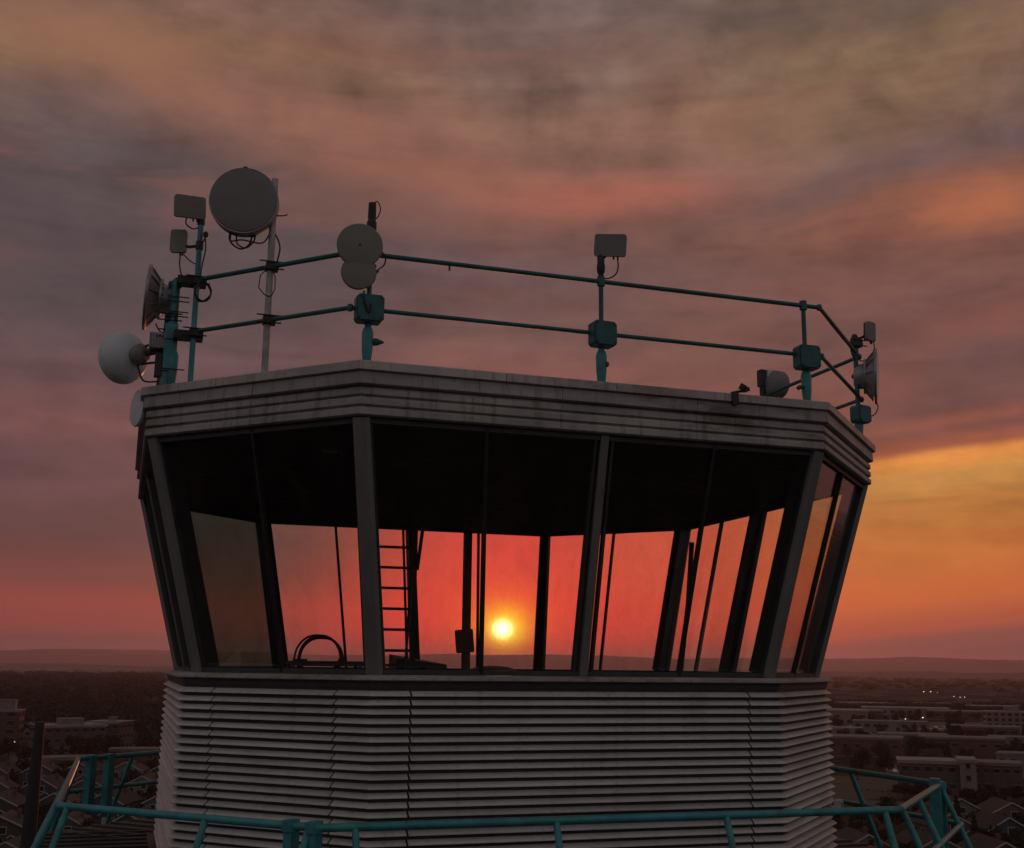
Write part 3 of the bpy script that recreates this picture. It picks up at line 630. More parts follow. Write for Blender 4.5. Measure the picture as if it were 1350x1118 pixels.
# G  small drum at the far right rail, with its pole
t = thing('small_drum_dish', 'small grey drum dish seen edge on behind the right part of the roof edge', 'antenna', (5.2, -.3, ROOF))
pipe('pole', [(5.16, -.3, ROOF - .02), (5.16, -.3, 5.22)], .05, M['dark'], t)
b = MB(); b.M = frame((5.42, -.36, 5.03), (.94, .28, 0)); b.lathe([(.10, -.22), (.20, -.17), (.25, -.1), (.26, .06), (.24, .08), (.001, .12)], 32); obj('drum', b, M['radome'], t, True)
b = MB(); b.box((5.16, -.3, 5.14), (.12, .14, .30)); obj('bracket', b, M['dark'], t, True)
b = MB(); b.box((5.26, -.38, 5.16), (.08, .1, .24)); obj('radio_box', b, M['shell'], t, True)
# H  floodlight on the coping
t = thing('floodlight', 'small black floodlight clamped to the roof edge right of the middle', 'lamp', (1.82, -5.36, ROOF))
b = MB(); b.box((1.72, -5.485, ROOF - .07), (.09, .03, .16)); obj('clamp', b, M['black'], t, True)
b = MB(); b.tube([(1.70, -5.42, ROOF + .012), (1.84, -5.42, ROOF + .05), (1.92, -5.42, ROOF + .06)], .018, 8); obj('arm', b, M['black'], t, True)
b = MB(); b.M = frame((1.87, -5.42, ROOF + .10), (.6, -.6, -.5)); b.box((0, 0, 0), (.11, .08, .06)); obj('head', b, M['black'], t, True)
b = MB(); b.M = frame((1.93, -5.40, ROOF + .08), (.9, -.2, .3)); b.box((0, 0, 0), (.05, .05, .08)); obj('sensor_eye', b, M['black'], t, True)

# ------------------------------------------------------------------ gallery railing
GA, GC, GT, GM = 6.034, 3.459, -1.618, -2.17
gr = thing('gallery_railing', 'bright teal tubular railing round the walkway below the cab', 'railing', (0, 0, DECK))
def gal(k, t, z):                                # leans outwards going down
    return Vector(fpt(GA, GC, k, t, (GT - z) * .43, z))
for k in range(8):
    for z, r_ in ((GT, .043), (GM, .036)):
        pa, pb = gal(k, 0, z), gal(k, 1, z)
        pipe('rail', [pa, pb], r_, M['teal'], gr, 12)
        b = MB(); b.M = Matrix.Translation(pa); b.lathe([(.001, -.05), (.036, -.036), (.047, 0), (.036, .036), (.001, .05)], 12); obj('elbow', b, M['teal'], gr, True)
PO = {0: [.045, .60, .97], 1: [.055, .37, .665, .968], 2: [.03, .39, .97], 3: [.33, .60, .97], 4: [.5, .97], 5: [.3, .6, .97], 6: [.33, .65, .99], 7: [.1, .5, .8, .97]}
for k, ts in PO.items():
    for t_ in ts:
        pipe('post', [gal(k, t_, GT - .02), gal(k, t_, DECK - .08)], .038, M['teal'], gr, 10)
# pairs of flat gate plates
def plates(k, t_list, ztop, zbot, w=.10):
    for t_ in t_list:
        p = gal(k, t_, ztop); q_ = Vector((p.x, p.y, zbot)); n_ = Vector((fpt(GA, GC, k, .5, 1, 0))) - Vector((fpt(GA, GC, k, .5, 0, 0)))
        b = MB(); b.beam(q_ + n_ * .07, p + n_ * .07, w, .14, n_); obj('gate_plate', b, M['teal'], gr, True, False)
plates(0, [.905, .985], GT + .06, DECK - .1); plates(2, [.93], GT + .10, DECK - .1, .16); plates(6, [.925, .81], GT + .05, -2.45, .13); plates(2, [.995], GT + .02, DECK - .1, .07)
for k, t_ in ((0, .905), (0, .985), (2, .95)):
    b = MB(); p = gal(k, t_, GT); b.M = Matrix.Translation(p); b.box((0, 0, 0), (.16, .13, .10)); obj('hinge', b, M['teal'], gr, True)
# wall light on the right siding face, conduit
t = thing('wall_lamp', 'small square lamp fixed low on the lit right siding face', 'lamp', (4.60, -2.95, -1.95))
F = frame((4.63, -2.86, -1.95), (.7, -.7, 0)); b = MB(); b.M = F @ Matrix.Translation((0, 0, .03)); b.box((0, 0, .02), (.17, .17, .10)); obj('case', b, M['slat'], t, True)
b = MB(); b.M = F @ Matrix.Translation((.0, 0, .105)); b.box((0, 0, 0), (.12, .12, .02)); obj('lens', b, M['white'], t, True)
b = MB(); b.M = F @ Matrix.Translation((-.04, -.12, .04)); b.box((0, 0, 0), (.09, .08, .10)); obj('sensor', b, M['black'], t, True)
# tall dark pole left of the tower
bs = at_dist(44, 42); t = thing('steel_pole', 'tall dark tapered steel pole rising left of the walkway', 'pole', bs)
def zat(px, py, dist): d = ray(px, py); k_ = dist / math.hypot(d.x, d.y); return CAM + d * k_
top = zat(53, 952, 42); bot = zat(37, 1112, 42); dirn = (top - bot); gnd = bot + dirn * ((GZ - bot.z) / dirn.z)
b = MB(); b.tube([gnd, bot, top, top + dirn.normalized() * .02], [.40, .235, .15, .10], 14); obj('shaft', b, M['black'], t, True)
b = MB(); b.M = Matrix.Translation(gnd); b.lathe([(.6, 0), (.6, .08), (.42, .1)], 14); obj('base_plate', b, M['dark'], t, True)

# ------------------------------------------------------------------ inside the cab
FLZ = -1.0
t = thing('ladder', 'black access ladder inside the cab rising to the roof hatch', 'ladder', (-1.38, 0, FLZ))
for x in (-1.78, -1.10):
    b = MB(); b.box((x, 0, (FLZ + HEAD) / 2), (.075, .05, HEAD - FLZ)); obj('side_rail', b, M['black'], t, True)
z = FLZ + .25
while z < HEAD - .1:
    b = MB(); b.tube([(-1.75, 0, z), (-1.13, 0, z)], .022, 8); obj('rung', b, M['black'], t, True); z += .325
b = MB(); b.tube([(-1.12, -.06, 1.75), (-1.22, -.25, 1.1), (-1.30, -.4, -.1)], .022, 8); obj('stay', b, M['black'], t, True)
b = MB(); b.tube([(-.98, -.02, 2.2), (-1.06, -.02, 1.5)], .03, 8); obj('strap', b, M['dark'], t, True)
def desk(name, label, x0, x1, y, dpt, ztop):
    t = thing(name, label, 'desk', ((x0 + x1) / 2, y, FLZ))
    b = MB(); b.box(((x0 + x1) / 2, y, ztop - .025), (x1 - x0, dpt, .05)); obj('top', b, M['dark'], t, True, False)
    for x in (x0 + .06, x1 - .06):
        for yy in (y - dpt / 2 + .05, y + dpt / 2 - .05):
            b = MB(); b.box((x, yy, (FLZ + ztop - .05) / 2), (.05, .05, ztop - .05 - FLZ)); obj('leg', b, M['black'], t, True, False)
    return t
desk('desk', 'dark narrow desk under the cable hoops by the left windows', -3.05, -1.9, 0.0, .5, .05)
desk('desk', 'low dark desk along the back windows near the ladder foot', -2.6, -.3, 2.2, .5, .02)
t = thing('cable_hoop', 'stiff black cable hoops arching above the left desk', 'cable', (-2.62, 0, .05))
for dx_, hh, ww in ((0, .44, .33), (.035, .42, .30), (.07, .40, .31)):
    b = MB(); pts = [(-2.62 + dx_ + ww * math.cos(R(a)) + (.06 if a < 90 else 0), 0.0 + dx_, .0 + (hh if True else 0) * math.sin(R(a)) ** .8) for a in range(2, 179, 8)]
    b.tube(pts, .017, 6); obj('loop', b, M['black'], t, True)
b = MB(); b.tube([(-2.2, 0, .1), (-2.32, .0, -.1), (-2.25, 0, -.3)], .05, 8); obj('sleeve', b, M['black'], t, True)
b = MB(); b.box((-2.86, 0, .03), (.2, .2, .1)); obj('socket_box', b, M['black'], t, True)
t = thing('console', 'wedge-shaped dark control console beside the ladder', 'console', (-.2, 3.0, FLZ))
b = MB(); b.M = Matrix.Translation((0, 2.7, 0)); b.add([(-.75, 0, -1), (.2, 0, -1), (.2, 0, .02), (-.75, 0, .12), (-.75, .6, -1), (.2, .6, -1), (.2, .6, .05), (-.75, .6, .20)], [(0, 1, 2, 3), (7, 6, 5, 4), (0, 3, 7, 4), (1, 5, 6, 2), (3, 2, 6, 7), (0, 4, 5, 1)]); obj('body', b, M['dark'], t, True, False)
b = MB(); b.box((-.28, 2.68, -.3), (.8, .03, .4)); obj('panel', b, M['black'], t, True, False)
t = thing('pole_box', 'brown pipe column with a small box, seen through the back window', 'column', (.64, 3, FLZ))
M['brown'] = mat('brown_primer', (.16, .07, .05), .6, 0, .2, 5)
b = MB(); b.tube([(.64, 3, FLZ), (.64, 3, HEAD)], .085, 14); obj('pipe', b, M['brown'], t, True)
b = MB(); b.M = frame((.56, 2.82, .45), (-.28, -.95, .03)) @ Matrix.Rotation(R(5), 4, 'Z'); b.prism(rrect(.34, .42, .03), -.07, .07); obj('box', b, M['brown'], t, True)
t = thing('round_stool', 'low round dark seat just under the sun', 'stool', (1.2, 3.1, FLZ))
b = MB(); b.M = Matrix.Translation((1.2, 3.1, 0)); b.lathe([(.01, .01), (.3, -.01), (.46, -.07), (.50, -.16), (.4, -.2), (.05, -.21)], 28); obj('seat', b, M['dark'], t, True)
b = MB(); b.M = Matrix.Translation((1.2, 3.1, 0)); b.lathe([(.30, FLZ), (.28, FLZ + .04), (.04, FLZ + .08), (.04, -.2)], 16); obj('pedestal', b, M['black'], t, True)
t = thing('ceiling_fixture', 'small pale light fixture on the dark ceiling', 'lamp', (-1.9, -2.1, 2.7))
b = MB(); b.box((-3.05, -3.3, HEAD - .045), (.22, .14, .05)); obj('case', b, M['white'], t, True, False)
b = MB(); b.tube([(-2.92, -3.3, HEAD - .02), (-2.90, -3.3, HEAD - .12)], .012, 6); obj('spring', b, M['galv'], t, True)
for (x, y, lb) in ((4.15, 1.2, 'rolled up dark blind hanging by the right rear window post'),):
    b = MB(); b.tube([(x, y, -.2), (x + .25, y + .1, 1.2), (x + .36, y + .12, 2.3)], [.05, .045, .05], 8); tag(obj('blind', b, M['dark']), lb, 'blind')
t = tag(obj('hanging_cable', (lambda b_: (b_.tube([(-2.15, -2.6, 2.78), (-2.2, -2.6, 2.4), (-2.22, -2.6, 2.2), (-2.12, -2.6, 2.02), (-2.08, -2.6, 2.3), (-2.0, -2.6, 2.0), (-2.02, -2.6, 2.3)], .012, 6), b_)[1])(MB()), M['cable']), 'kinked black cable dangling from the cab ceiling beside the ladder', 'cable')
# ------------------------------------------------------------------ the land
def sheet(name, pts, z, m): b = MB(); n = len(pts); b.add([(p[0], p[1], z) for p in pts], [tuple(range(n))]); return structure(name, b, m)
def landmat():
    m = bpy.data.materials.new('land'); m.use_nodes = True; t = m.node_tree; x = NX(t); b = t.nodes['Principled BSDF']; b.inputs['Roughness'].default_value = .95
    b.inputs['Specular IOR Level'].default_value = .1
    co = t.nodes.new('ShaderNodeTexCoord').outputs['Object']
    n = x.noise(co, .004, 6, .65); n2_ = x.noise(co, .03, 6, .7); n3_ = x.noise(co, .0007, 5, .6)
    c_ = x.mix(x.smooth(n2_, .42, .6), (.012, .013, .008, 1), (.035, .030, .025, 1)); c_ = x.mix(x.smooth(n, .55, .66), c_, (.055, .047, .04, 1)); c_ = x.mix(x.m('MULTIPLY', x.smooth(n3_, .5, .62), .7), c_, (.08, .066, .055, 1))
    t.links.new(c_, b.inputs['Base Color']); return m
b = MB(); rings = [0, 60, 150, 300, 600, 1200, 2400, 5000, 9000, 17500]; N_ = 72
vs = [(0, 0, GZ)]; fs = []
for i, r_ in enumerate(rings[1:]):
    for k in range(N_): a = 2 * math.pi * k / N_; vs.append((r_ * math.cos(a), r_ * math.sin(a), GZ))
for k in range(N_): fs.append((0, 1 + k, 1 + (k + 1) % N_))
for i in range(len(rings) - 2):
    for k in range(N_): a0 = 1 + i * N_; a1 = a0 + N_; fs.append((a0 + k, a1 + k, a1 + (k + 1) % N_, a0 + (k + 1) % N_))
b.add(vs, fs); structure('ground', b, landmat())
M['hill'] = mat('hill_scrub', (.06, .05, .04), .95, 0, .3, .002, spec=.1)
def ridge(name, dist, depth, a0, a1, n, fn):
    b = MB(); vs = []; fs = []
    for i in range(n + 1):
        a = a0 + (a1 - a0) * i / n; h = fn(a)
        for dd, hh in ((dist - depth, 0), (dist - depth * .55, h * .35), (dist - depth * .2, h * .8), (dist, h), (dist + depth * .4, h * .5), (dist + depth * .8, 0)):
            p = polar(a, dd + 150 * math.sin(a * 3.1 + hh)); vs.append((p.x, p.y, GZ - .5 + hh))
    for i in range(n):
        for j in range(5): fs.append((i * 6 + j, (i + 1) * 6 + j, (i + 1) * 6 + j + 1, i * 6 + j + 1))
    b.add(vs, fs); structure(name, b, M['hill'], smooth=True)
def hsum(a, s): return sum(math.sin(a * f * .35 + s * f) / f ** .9 for f in (1, 2.3, 4.1, 7.7, 13.1, 24))
ridge('hills', 15200, 1300, -70, 120, 560, lambda a: 40 + 15200 * math.tan(R(.52 + .055 * hsum(a, 1.3))))
ridge('low_hills', 8200, 900, -30, 80, 300, lambda a: 40 + 8200 * math.tan(R(-.10 + .05 * hsum(a, 4.2) + .10 * min(1, max(0, (a - 30) / 6)))))

M['asphalt'] = mat('asphalt', (.05, .047, .047), .9, 0, .2, .3)
M['lot'] = mat('parking_asphalt', (.06, .056, .054), .9, 0, .3, .05)
M['grass'] = mat('field_grass', (.03, .038, .016), .95, 0, .3, .08, 0, (.06, .05, .03), .5)
M['lawn'] = mat('lawn', (.028, .034, .015), .95, 0, .4, .2)
M['concrete'] = mat('concrete', (.14, .13, .12), .9, 0, .15, .5)
M['brick'] = mat('dark_red_brick', (.085, .038, .03), .85, 0, .25, .6, 0, (.07, .035, .03), .5)
M['brickbrown'] = mat('brown_brick', (.065, .05, .042), .85, 0, .2, .4, 0, (.06, .045, .04), .5)
M['stucco'] = mat('pale_stucco', (.15, .138, .125), .85, 0, .12, .3)
M['whiteroof'] = mat('white_roof_membrane', (.20, .185, .18), .8, 0, .15, .1)
M['greyroof'] = mat('grey_roof_gravel', (.13, .115, .11), .9, 0, .2, .1)
M['glassdark'] = mat('dark_window', (.02, .02, .022), .12, 0, .1, 1)
M['trim'] = mat('pale_trim', (.30, .29, .28), .7, 0, .05, 1)
M['shingle'] = mat('brown_shingles', (.026, .021, .02), .9, 0, .3, 1.2)
M['shinglegrey'] = mat('grey_shingles', (.030, .029, .03), .9, 0, .3, 1.2)
M['bark'] = mat('bark', (.05, .035, .025), .9, 0, .3, 4)
def leafmat(name, c_):
    m = bpy.data.materials.new(name); m.use_nodes = True; t = m.node_tree; x = NX(t); b = t.nodes['Principled BSDF']; b.inputs['Roughness'].default_value = .8
    b.inputs['Specular IOR Level'].default_value = .15
    n = x.noise(t.nodes.new('ShaderNodeTexCoord').outputs['Object'], .9, 3); g = t.nodes.new('ShaderNodeNewGeometry').outputs['Random Per Island']
    cc = x.mix(x.m('ADD', x.m('MULTIPLY', n, .6), x.m('MULTIPLY', g, .4)), tuple(v * .45 for v in c_) + (1,), tuple(v * 1.5 for v in c_) + (1,))
    t.links.new(cc, b.inputs['Base Color']); return m
M['leaf'] = leafmat('dark_foliage', (.020, .023, .014)); M['leaf2'] = leafmat('olive_foliage', (.030, .028, .015)); M['conif'] = leafmat('conifer_foliage', (.022, .03, .018))

# ---- trees
def leaf_cloud(r_, lobes, nq, size, seed):
    g = np.random.default_rng(seed); vs = np.zeros((nq, 4, 3)); L = np.array(lobes)
    pick = g.integers(0, len(L), nq); d = g.normal(size=(nq, 3)); d /= np.linalg.norm(d, axis=1)[:, None]
    rad = g.uniform(.45, 1.05, nq) ** .5
    c_ = L[pick, :3] + d * (L[pick, 3] * rad)[:, None] * np.array([1, 1, .85])
    u = g.normal(size=(nq, 3)); u /= np.linalg.norm(u, axis=1)[:, None]; w = np.cross(u, g.normal(size=(nq, 3))); w /= np.linalg.norm(w, axis=1)[:, None]
    s_ = (size * g.uniform(.6, 1.3, nq))[:, None]
    vs[:, 0] = c_ - u * s_; vs[:, 1] = c_ - w * s_ * .55; vs[:, 2] = c_ + u * s_; vs[:, 3] = c_ + w * s_ * .55
    return vs.reshape(-1, 3)
def quads_mesh(name, v, m):
    me = bpy.data.meshes.new(name); n = len(v) // 4; me.vertices.add(len(v)); me.vertices.foreach_set('co', v.astype(np.float32).ravel())
    me.loops.add(4 * n); me.loops.foreach_set('vertex_index', np.arange(4 * n, dtype=np.int32)); me.polygons.add(n)
    me.polygons.foreach_set('loop_start', np.arange(0, 4 * n, 4, dtype=np.int32)); me.materials.append(m); me.update(); me.validate(); return me
def lobes_for(kind, g):
    if kind == 'conifer': return [(g.uniform(-.2, .2), g.uniform(-.2, .2), 1.5 + i * 1.05, max(.35, 2.1 * (1 - i / 8.5))) for i in range(8)]
    out_ = [(0, 0, 5.5, 2.2)]
    for i in range(7): a = i * .9 + g.uniform(0, .5); out_.append((2.0 * math.cos(a) * g.uniform(.6, 1.2), 2.0 * math.sin(a) * g.uniform(.6, 1.2), g.uniform(3.8, 7.2), g.uniform(1.1, 1.9)))
    return out_
TREES = []
for i, (kind, mm) in enumerate((('round', 'leaf'), ('round', 'leaf2'), ('round', 'leaf'), ('conifer', 'conif'))):
    g = np.random.default_rng(30 + i); lb = lobes_for(kind, g)
    cr = quads_mesh('crown', leaf_cloud(1, lb, 620, .42, 60 + i), M[mm]); tb = MB(); tb.tube([(0, 0, 0), (.05, 0, 1.5), (0, .08, 3.6), (.1, 0, 6)], [.24, .18, .13, .05], 7)
    for a in (0, 2.1, 4.2): tb.tube([(0, 0, 2.6), (.8 * math.cos(a), .8 * math.sin(a), 3.9), (1.5 * math.cos(a), 1.5 * math.sin(a), 5.0)], [.09, .06, .03], 5)
    TREES.append((cr, mesh('trunk', tb, M['bark']), kind))
TL = {'round': 'round dark broadleaf tree', 'conifer': 'pointed dark evergreen tree'}
SIZES = ('low', 'mid-sized', 'tall'); FOL = ('dark round', 'olive round', 'dark spreading', 'pointed evergreen')
def tree(p, s_, i, where, group, sz=1, spot=''):
    cr, tk, kind = TREES[i]; t = thing('tree', '%s %s tree %s%s' % (SIZES[sz], FOL[i], where, spot), 'tree', p, group)
    o1 = link('crown', cr, t); o2 = link('trunk', tk, t); t.scale = (s_, s_, s_ * random.uniform(.85, 1.15)); t.rotation_euler = (0, 0, random.uniform(0, 6.28)); return t
FOOT = []                                        # (x, y, r) kept free of trees
def clear(p, r_=0):
    return all((p.x - x) ** 2 + (p.y - y) ** 2 > (rr2 + r_) ** 2 for x, y, rr2 in FOOT)

# ---- houses
def house_proto(wall, roof, w=9.5, d=11.0, h=5.2, rise=2.6):
    root = thing('house', None, 'house', (0, 0, 0)); ch = []
    b = MB(); b.add([(-w/2, -d/2, 0), (w/2, -d/2, 0), (w/2, -d/2, h), (0, -d/2, h + rise), (-w/2, -d/2, h), (-w/2, d/2, 0), (w/2, d/2, 0), (w/2, d/2, h), (0, d/2, h + rise), (-w/2, d/2, h)],
        [(0, 1, 2, 3, 4), (9, 8, 7, 6, 5), (0, 5, 6, 1), (1, 6, 7, 2), (0, 4, 9, 5), (2, 7, 8, 3), (3, 8, 9, 4)]); obj('wall', b, wall, root, False, False)
    r_ = MB(); ov = .5; k = rise / (w / 2)
    for s_ in (-1, 1):
        r_.hexa([(0, -d/2 - ov, h + rise + .02), (s_ * (w/2 + ov), -d/2 - ov, h - ov * k + .02), (s_ * (w/2 + ov), d/2 + ov, h - ov * k + .02), (0, d/2 + ov, h + rise + .02)],
                [(0, -d/2 - ov, h + rise + .22), (s_ * (w/2 + ov), -d/2 - ov, h - ov * k + .22), (s_ * (w/2 + ov), d/2 + ov, h - ov * k + .22), (0, d/2 + ov, h + rise + .22)])
    ro = obj('roof', r_, roof, root, False, False)
    c_ = MB(); c_.box((w * .22, 1.5, h + rise * .9), (.8, .8, 1.8)); obj('chimney', c_, M['brick'], ro, False, False)
    for s_ in (-1, 1):
        t_ = MB(); t_.beam((0, -d/2 - ov - .05, h + rise + .1), (s_ * (w/2 + ov), -d/2 - ov - .05, h - ov * k + .1), .30, .12, (0, -1, 0)); obj('bargeboard', t_, M['trim'], root, False, False)
    # garage wing with its own gable
    gx = w * .26; gw = 4.6; gy = -d/2 - 2.5
    b = MB(); b.add([(gx - gw/2, gy, 0), (gx + gw/2, gy, 0), (gx + gw/2, gy, 2.8), (gx, gy, 4.3), (gx - gw/2, gy, 2.8), (gx - gw/2, -d/2 + .1, 0), (gx + gw/2, -d/2 + .1, 0), (gx + gw/2, -d/2 + .1, 2.8), (gx, -d/2 + .1, 4.3), (gx - gw/2, -d/2 + .1, 2.8)],
        [(0, 1, 2, 3, 4), (9, 8, 7, 6, 5), (0, 5, 6, 1), (1, 6, 7, 2), (0, 4, 9, 5)]); obj('garage', b, wall, root, False, False)
    r2 = MB()
    for s_ in (-1, 1):
        r2.hexa([(gx, gy - .4, 4.33), (gx + s_ * (gw/2 + .4), gy - .4, 2.57), (gx + s_ * (gw/2 + .4), -d/2, 2.57), (gx, -d/2, 4.33)], [(gx, gy - .4, 4.5), (gx + s_ * (gw/2 + .4), gy - .4, 2.74), (gx + s_ * (gw/2 + .4), -d/2, 2.74), (gx, -d/2, 4.5)])
    obj('garage_roof', r2, roof, root, False, False)
    for s_ in (-1, 1):
        t_ = MB(); t_.beam((gx, gy - .45, 4.4), (gx + s_ * (gw/2 + .4), gy - .45, 2.64), .24, .1, (0, -1, 0)); obj('bargeboard', t_, M['trim'], root, False, False)
    b = MB(); b.box((gx, gy - .03, 1.15), (3.4, .06, 2.2)); obj('garage_door', b, M['trim'], root, False, False)
    b = MB(); b.box((-w * .18, -d/2 - .04, 1.1), (1.0, .08, 2.1)); obj('door', b, M['dark'], root, False, False)
    for (x, z, ww, hh) in ((-w * .28, 4.0, 1.3, 1.4), (w * .05, 5.0, 1.4, 1.3), (-w * .38, 1.5, 1.0, 1.4)):
        f_ = MB(); f_.box((x, -d/2 - .03, z), (ww + .3, .08, hh + .3)); fo = obj('window', f_, M['trim'], root, False, False)
        g_ = MB(); g_.box((x, -d/2 - .08, z), (ww, .04, hh)); obj('pane', g_, M['glassdark'], fo, False, False)
    for s_ in (-1, 1):
        for y in (-2.5, 2.5):
            f_ = MB(); f_.box((s_ * (w/2 + .03), y, 3.6), (.08, 1.5, 1.4)); fo = obj('window', f_, M['trim'], root, False, False)
            g_ = MB(); g_.box((s_ * (w/2 + .08), y, 3.6), (.04, 1.2, 1.1)); obj('pane', g_, M['glassdark'], fo, False, False)
    return root
cols = {'grey': (.07, .068, .066), 'tan': (.09, .075, .06), 'brown': (.05, .038, .03), 'slate blue': (.04, .05, .06), 'cream': (.13, .115, .10)}
PROTO = {}
for i, (cn, cv) in enumerate(cols.items()):
    PROTO[cn] = house_proto(mat('house_wall', cv, .85, 0, .08, .5), M['shingle'] if i % 2 else M['shinglegrey'], 9.5 + (i % 3) * .8, 10.5 + (i % 2) * 2)
used = set()
ORD = ['nearest', 'second', 'third', 'fourth', 'fifth', 'sixth', 'seventh', 'eighth']
def place_house(cn, p, rz, label):
    if cn in used: o = copy_tree(PROTO[cn])
    else: o = PROTO[cn]; used.add(cn)
    o.location = p; o.rotation_euler = (0, 0, rz); tag(o, label, 'house', 'gabled houses below the tower'); FOOT.append((p.x, p.y, 7.5)); return o
names = list(cols)
def rows(side, dists, px0, px1, step, skip):
    for ri, dist in enumerate(dists):
        n = int((px1 - px0) * dist / FPX / step); ci = 0
        for j in range(n + 1):
            px_ = (px0 + (j + .5 * (ri % 2)) * step * FPX / dist) if side == 'right' else (px1 - (j + .5 * (ri % 2)) * step * FPX / dist)
            if skip(px_, dist): continue
            p = at_dist(px_, dist + random.uniform(-2, 2)); d_ = CAM - p
            face = math.atan2(d_.y, d_.x) + math.pi / 2 + (math.pi if (ri % 2 and side == 'right' and False) else 0) + random.uniform(-.12, .12) + (.35 if side == 'right' else -.3)
            cn = names[(ri * 3 + j * 2 + (1 if side == 'right' else 0)) % 5]
            place_house(cn, p, face, '%s gabled house %s of the tower, %s row out, %s from the tower' % (cn, side, ORD[ri], ORD[min(ci, 7)]) if ci < 8 else '%s gabled house near the frame edge' % cn); ci += 1
rows('right', [228, 262, 304, 338], 1078, 1400, 14.5, lambda x, d: d > 300 and x < 1200)
rows('left', [246, 284, 330, 372, 425], -60, 236, 15.5, lambda x, d: False)
def road(pxa, pxb, dist, w, name='road', m='asphalt', z=.010):
    a, b_ = at_dist(pxa, dist), at_dist(pxb, dist); n_ = Vector((-(b_ - a).y, (b_ - a).x, 0)).normalized() * w / 2
    sheet(name, [a - n_, b_ - n_, b_ + n_, a + n_], GZ + z, M[m])
    for s_ in (-1, 1):
        k_ = MB(); k_.beam(a + n_ * s_ * 1.03 + Vector((0, 0, .13)), b_ + n_ * s_ * 1.03 + Vector((0, 0, .13)), .3, .14, (0, 0, 1)); structure('kerb', k_, M['concrete'])
for d_ in (245, 283, 321): road(1075, 1430, d_, 7.5)
for d_ in (265, 307, 351, 398): road(-80, 245, d_, 7.5)
# park field, lots and lawns
def quad_px(name, pts, m, z): sheet(name, [ground_at(x, y) for x, y in pts], GZ + z, M[m])
quad_px('field', [(1080, 1056), (1192, 1052), (1186, 1026), (1080, 1022)], 'grass', .014)
quad_px('parking_lot', [(1170, 1022), (1360, 1026), (1355, 1010), (1165, 1008)], 'lot', .018)
quad_px('parking_lot', [(1090, 972), (1360, 972), (1360, 952), (1090, 952)], 'lot', .022)
quad_px('parking_lot', [(1090, 997), (1180, 999), (1180, 984), (1090, 984)], 'lot', .026)
quad_px('parking_lot', [(1090, 949), (1300, 949), (1300, 941), (1090, 941)], 'lot', .030)
quad_px('lawn', [(0, 1012), (14, 996), (60, 994), (70, 1004)], 'grass', .014)
quad_px('parking_lot', [(60, 1002), (90, 995), (205, 993), (210, 1000)], 'lot', .018)
road(-80, 260, 500, 9); road(1080, 1420, 395, 9)

# ---- larger buildings
def building(label, px_, dist, w, d, h, wallm, roofm, yaw=0, fx=5, fz=2, winw=1.6, winh=1.5, pent=None, pier=False, lit=()):
    lit = ()
    c0 = at_dist(px_, dist + d / 2); dd = CAM - c0; rz = math.atan2(dd.y, dd.x) + math.pi / 2 + R(yaw)
    root = thing('building', label, 'building', (0, 0, 0)); FOOT.append((c0.x, c0.y, max(w, d) * .62))
    b = MB(); b.box((0, 0, h / 2), (w, d, h)); obj('wall', b, M[wallm], root, False, False)
    b = MB(); b.box((0, 0, h + .18), (w + 1.0, d + 1.0, .34)); ro = obj('roof', b, M[roofm], root, False, False)
    b = MB(); b.box((0, -d / 2 - .42, h - .35), (w + .9, .12, .7)); obj('cornice', b, M[roofm], root, False, False)
    if pent:
        for (x, y, a, c_, e) in pent:
            b = MB(); b.box((x, y, h + .36 + e / 2), (a, c_, e)); po = obj('penthouse', b, M['stucco'], root, False, False)
            b = MB(); b.box((x, y, h + .36 + e + .12), (a + .6, c_ + .6, .22)); obj('cap', b, M[roofm], po, False, False)
    b = MB(); b.box((w * .1, -d / 2 - .06, 1.3), (2.2, .12, 2.6)); obj('door', b, M['glassdark'], root, False, False)
    wm = MB(); wm.box((0, -.05, 0), (winw, .14, winh)); wme = mesh('pane', wm, M['glassdark'], False); wml = mesh('pane', wm, M['winlit'], False)
    fm = MB(); fm.box((0, 0, winh / 2 + .12), (winw + .4, .3, .22)); fm.box((0, 0, -winh / 2 - .12), (winw + .4, .34, .22)); fme = mesh('window', fm, M['concrete'], False)
    n = 0
    for side, L, rot in (('f', w, 0), ('l', d, -math.pi / 2), ('r', d, math.pi / 2)):
        m_ = fx if side == 'f' else max(2, int(fx * d / w))
        for i in range(m_):
            for j in range(fz):
                x = -L / 2 + L * (i + .5) / m_; z = h * (j + .55) / fz
                if side == 'f' and j == 0 and abs(x - w * .1) < 2.4: continue
                fo = link('window', fme, root); po = link('pane', wml if n in lit else wme, fo); n += 1
                if side == 'f': fo.location = (x, -d / 2 - .08, z)
                elif side == 'l': fo.location = (-w / 2 - .08, -x, z); fo.rotation_euler = (0, 0, rot)
                else: fo.location = (w / 2 + .08, x, z); fo.rotation_euler = (0, 0, rot)
    if pier:
        for i in range(fx + 1):
            b = MB(); b.box((-w / 2 + w * i / fx, -d / 2 - .18, h / 2), (1.1, .34, h - .1)); obj('pier', b, M[wallm], root, False, False)
    root.location = c0; root.rotation_euler = (0, 0, rz); return root
building('tall red brick building with a pale rooftop box at the left frame edge', 6, 640, 20, 14, 16.2, 'brick', 'whiteroof', -12, 3, 4, 3.2, 2.0, [(3, 0, 8, 6, 4.5)], True, (3,))
building('wide dark building with a pale flat roof left of the tower', 96, 560, 27, 20, 12.6, 'brickbrown', 'whiteroof', 20, 7, 3, 1.8, 1.5, [(0, -2, 10, 6, 2.4)])
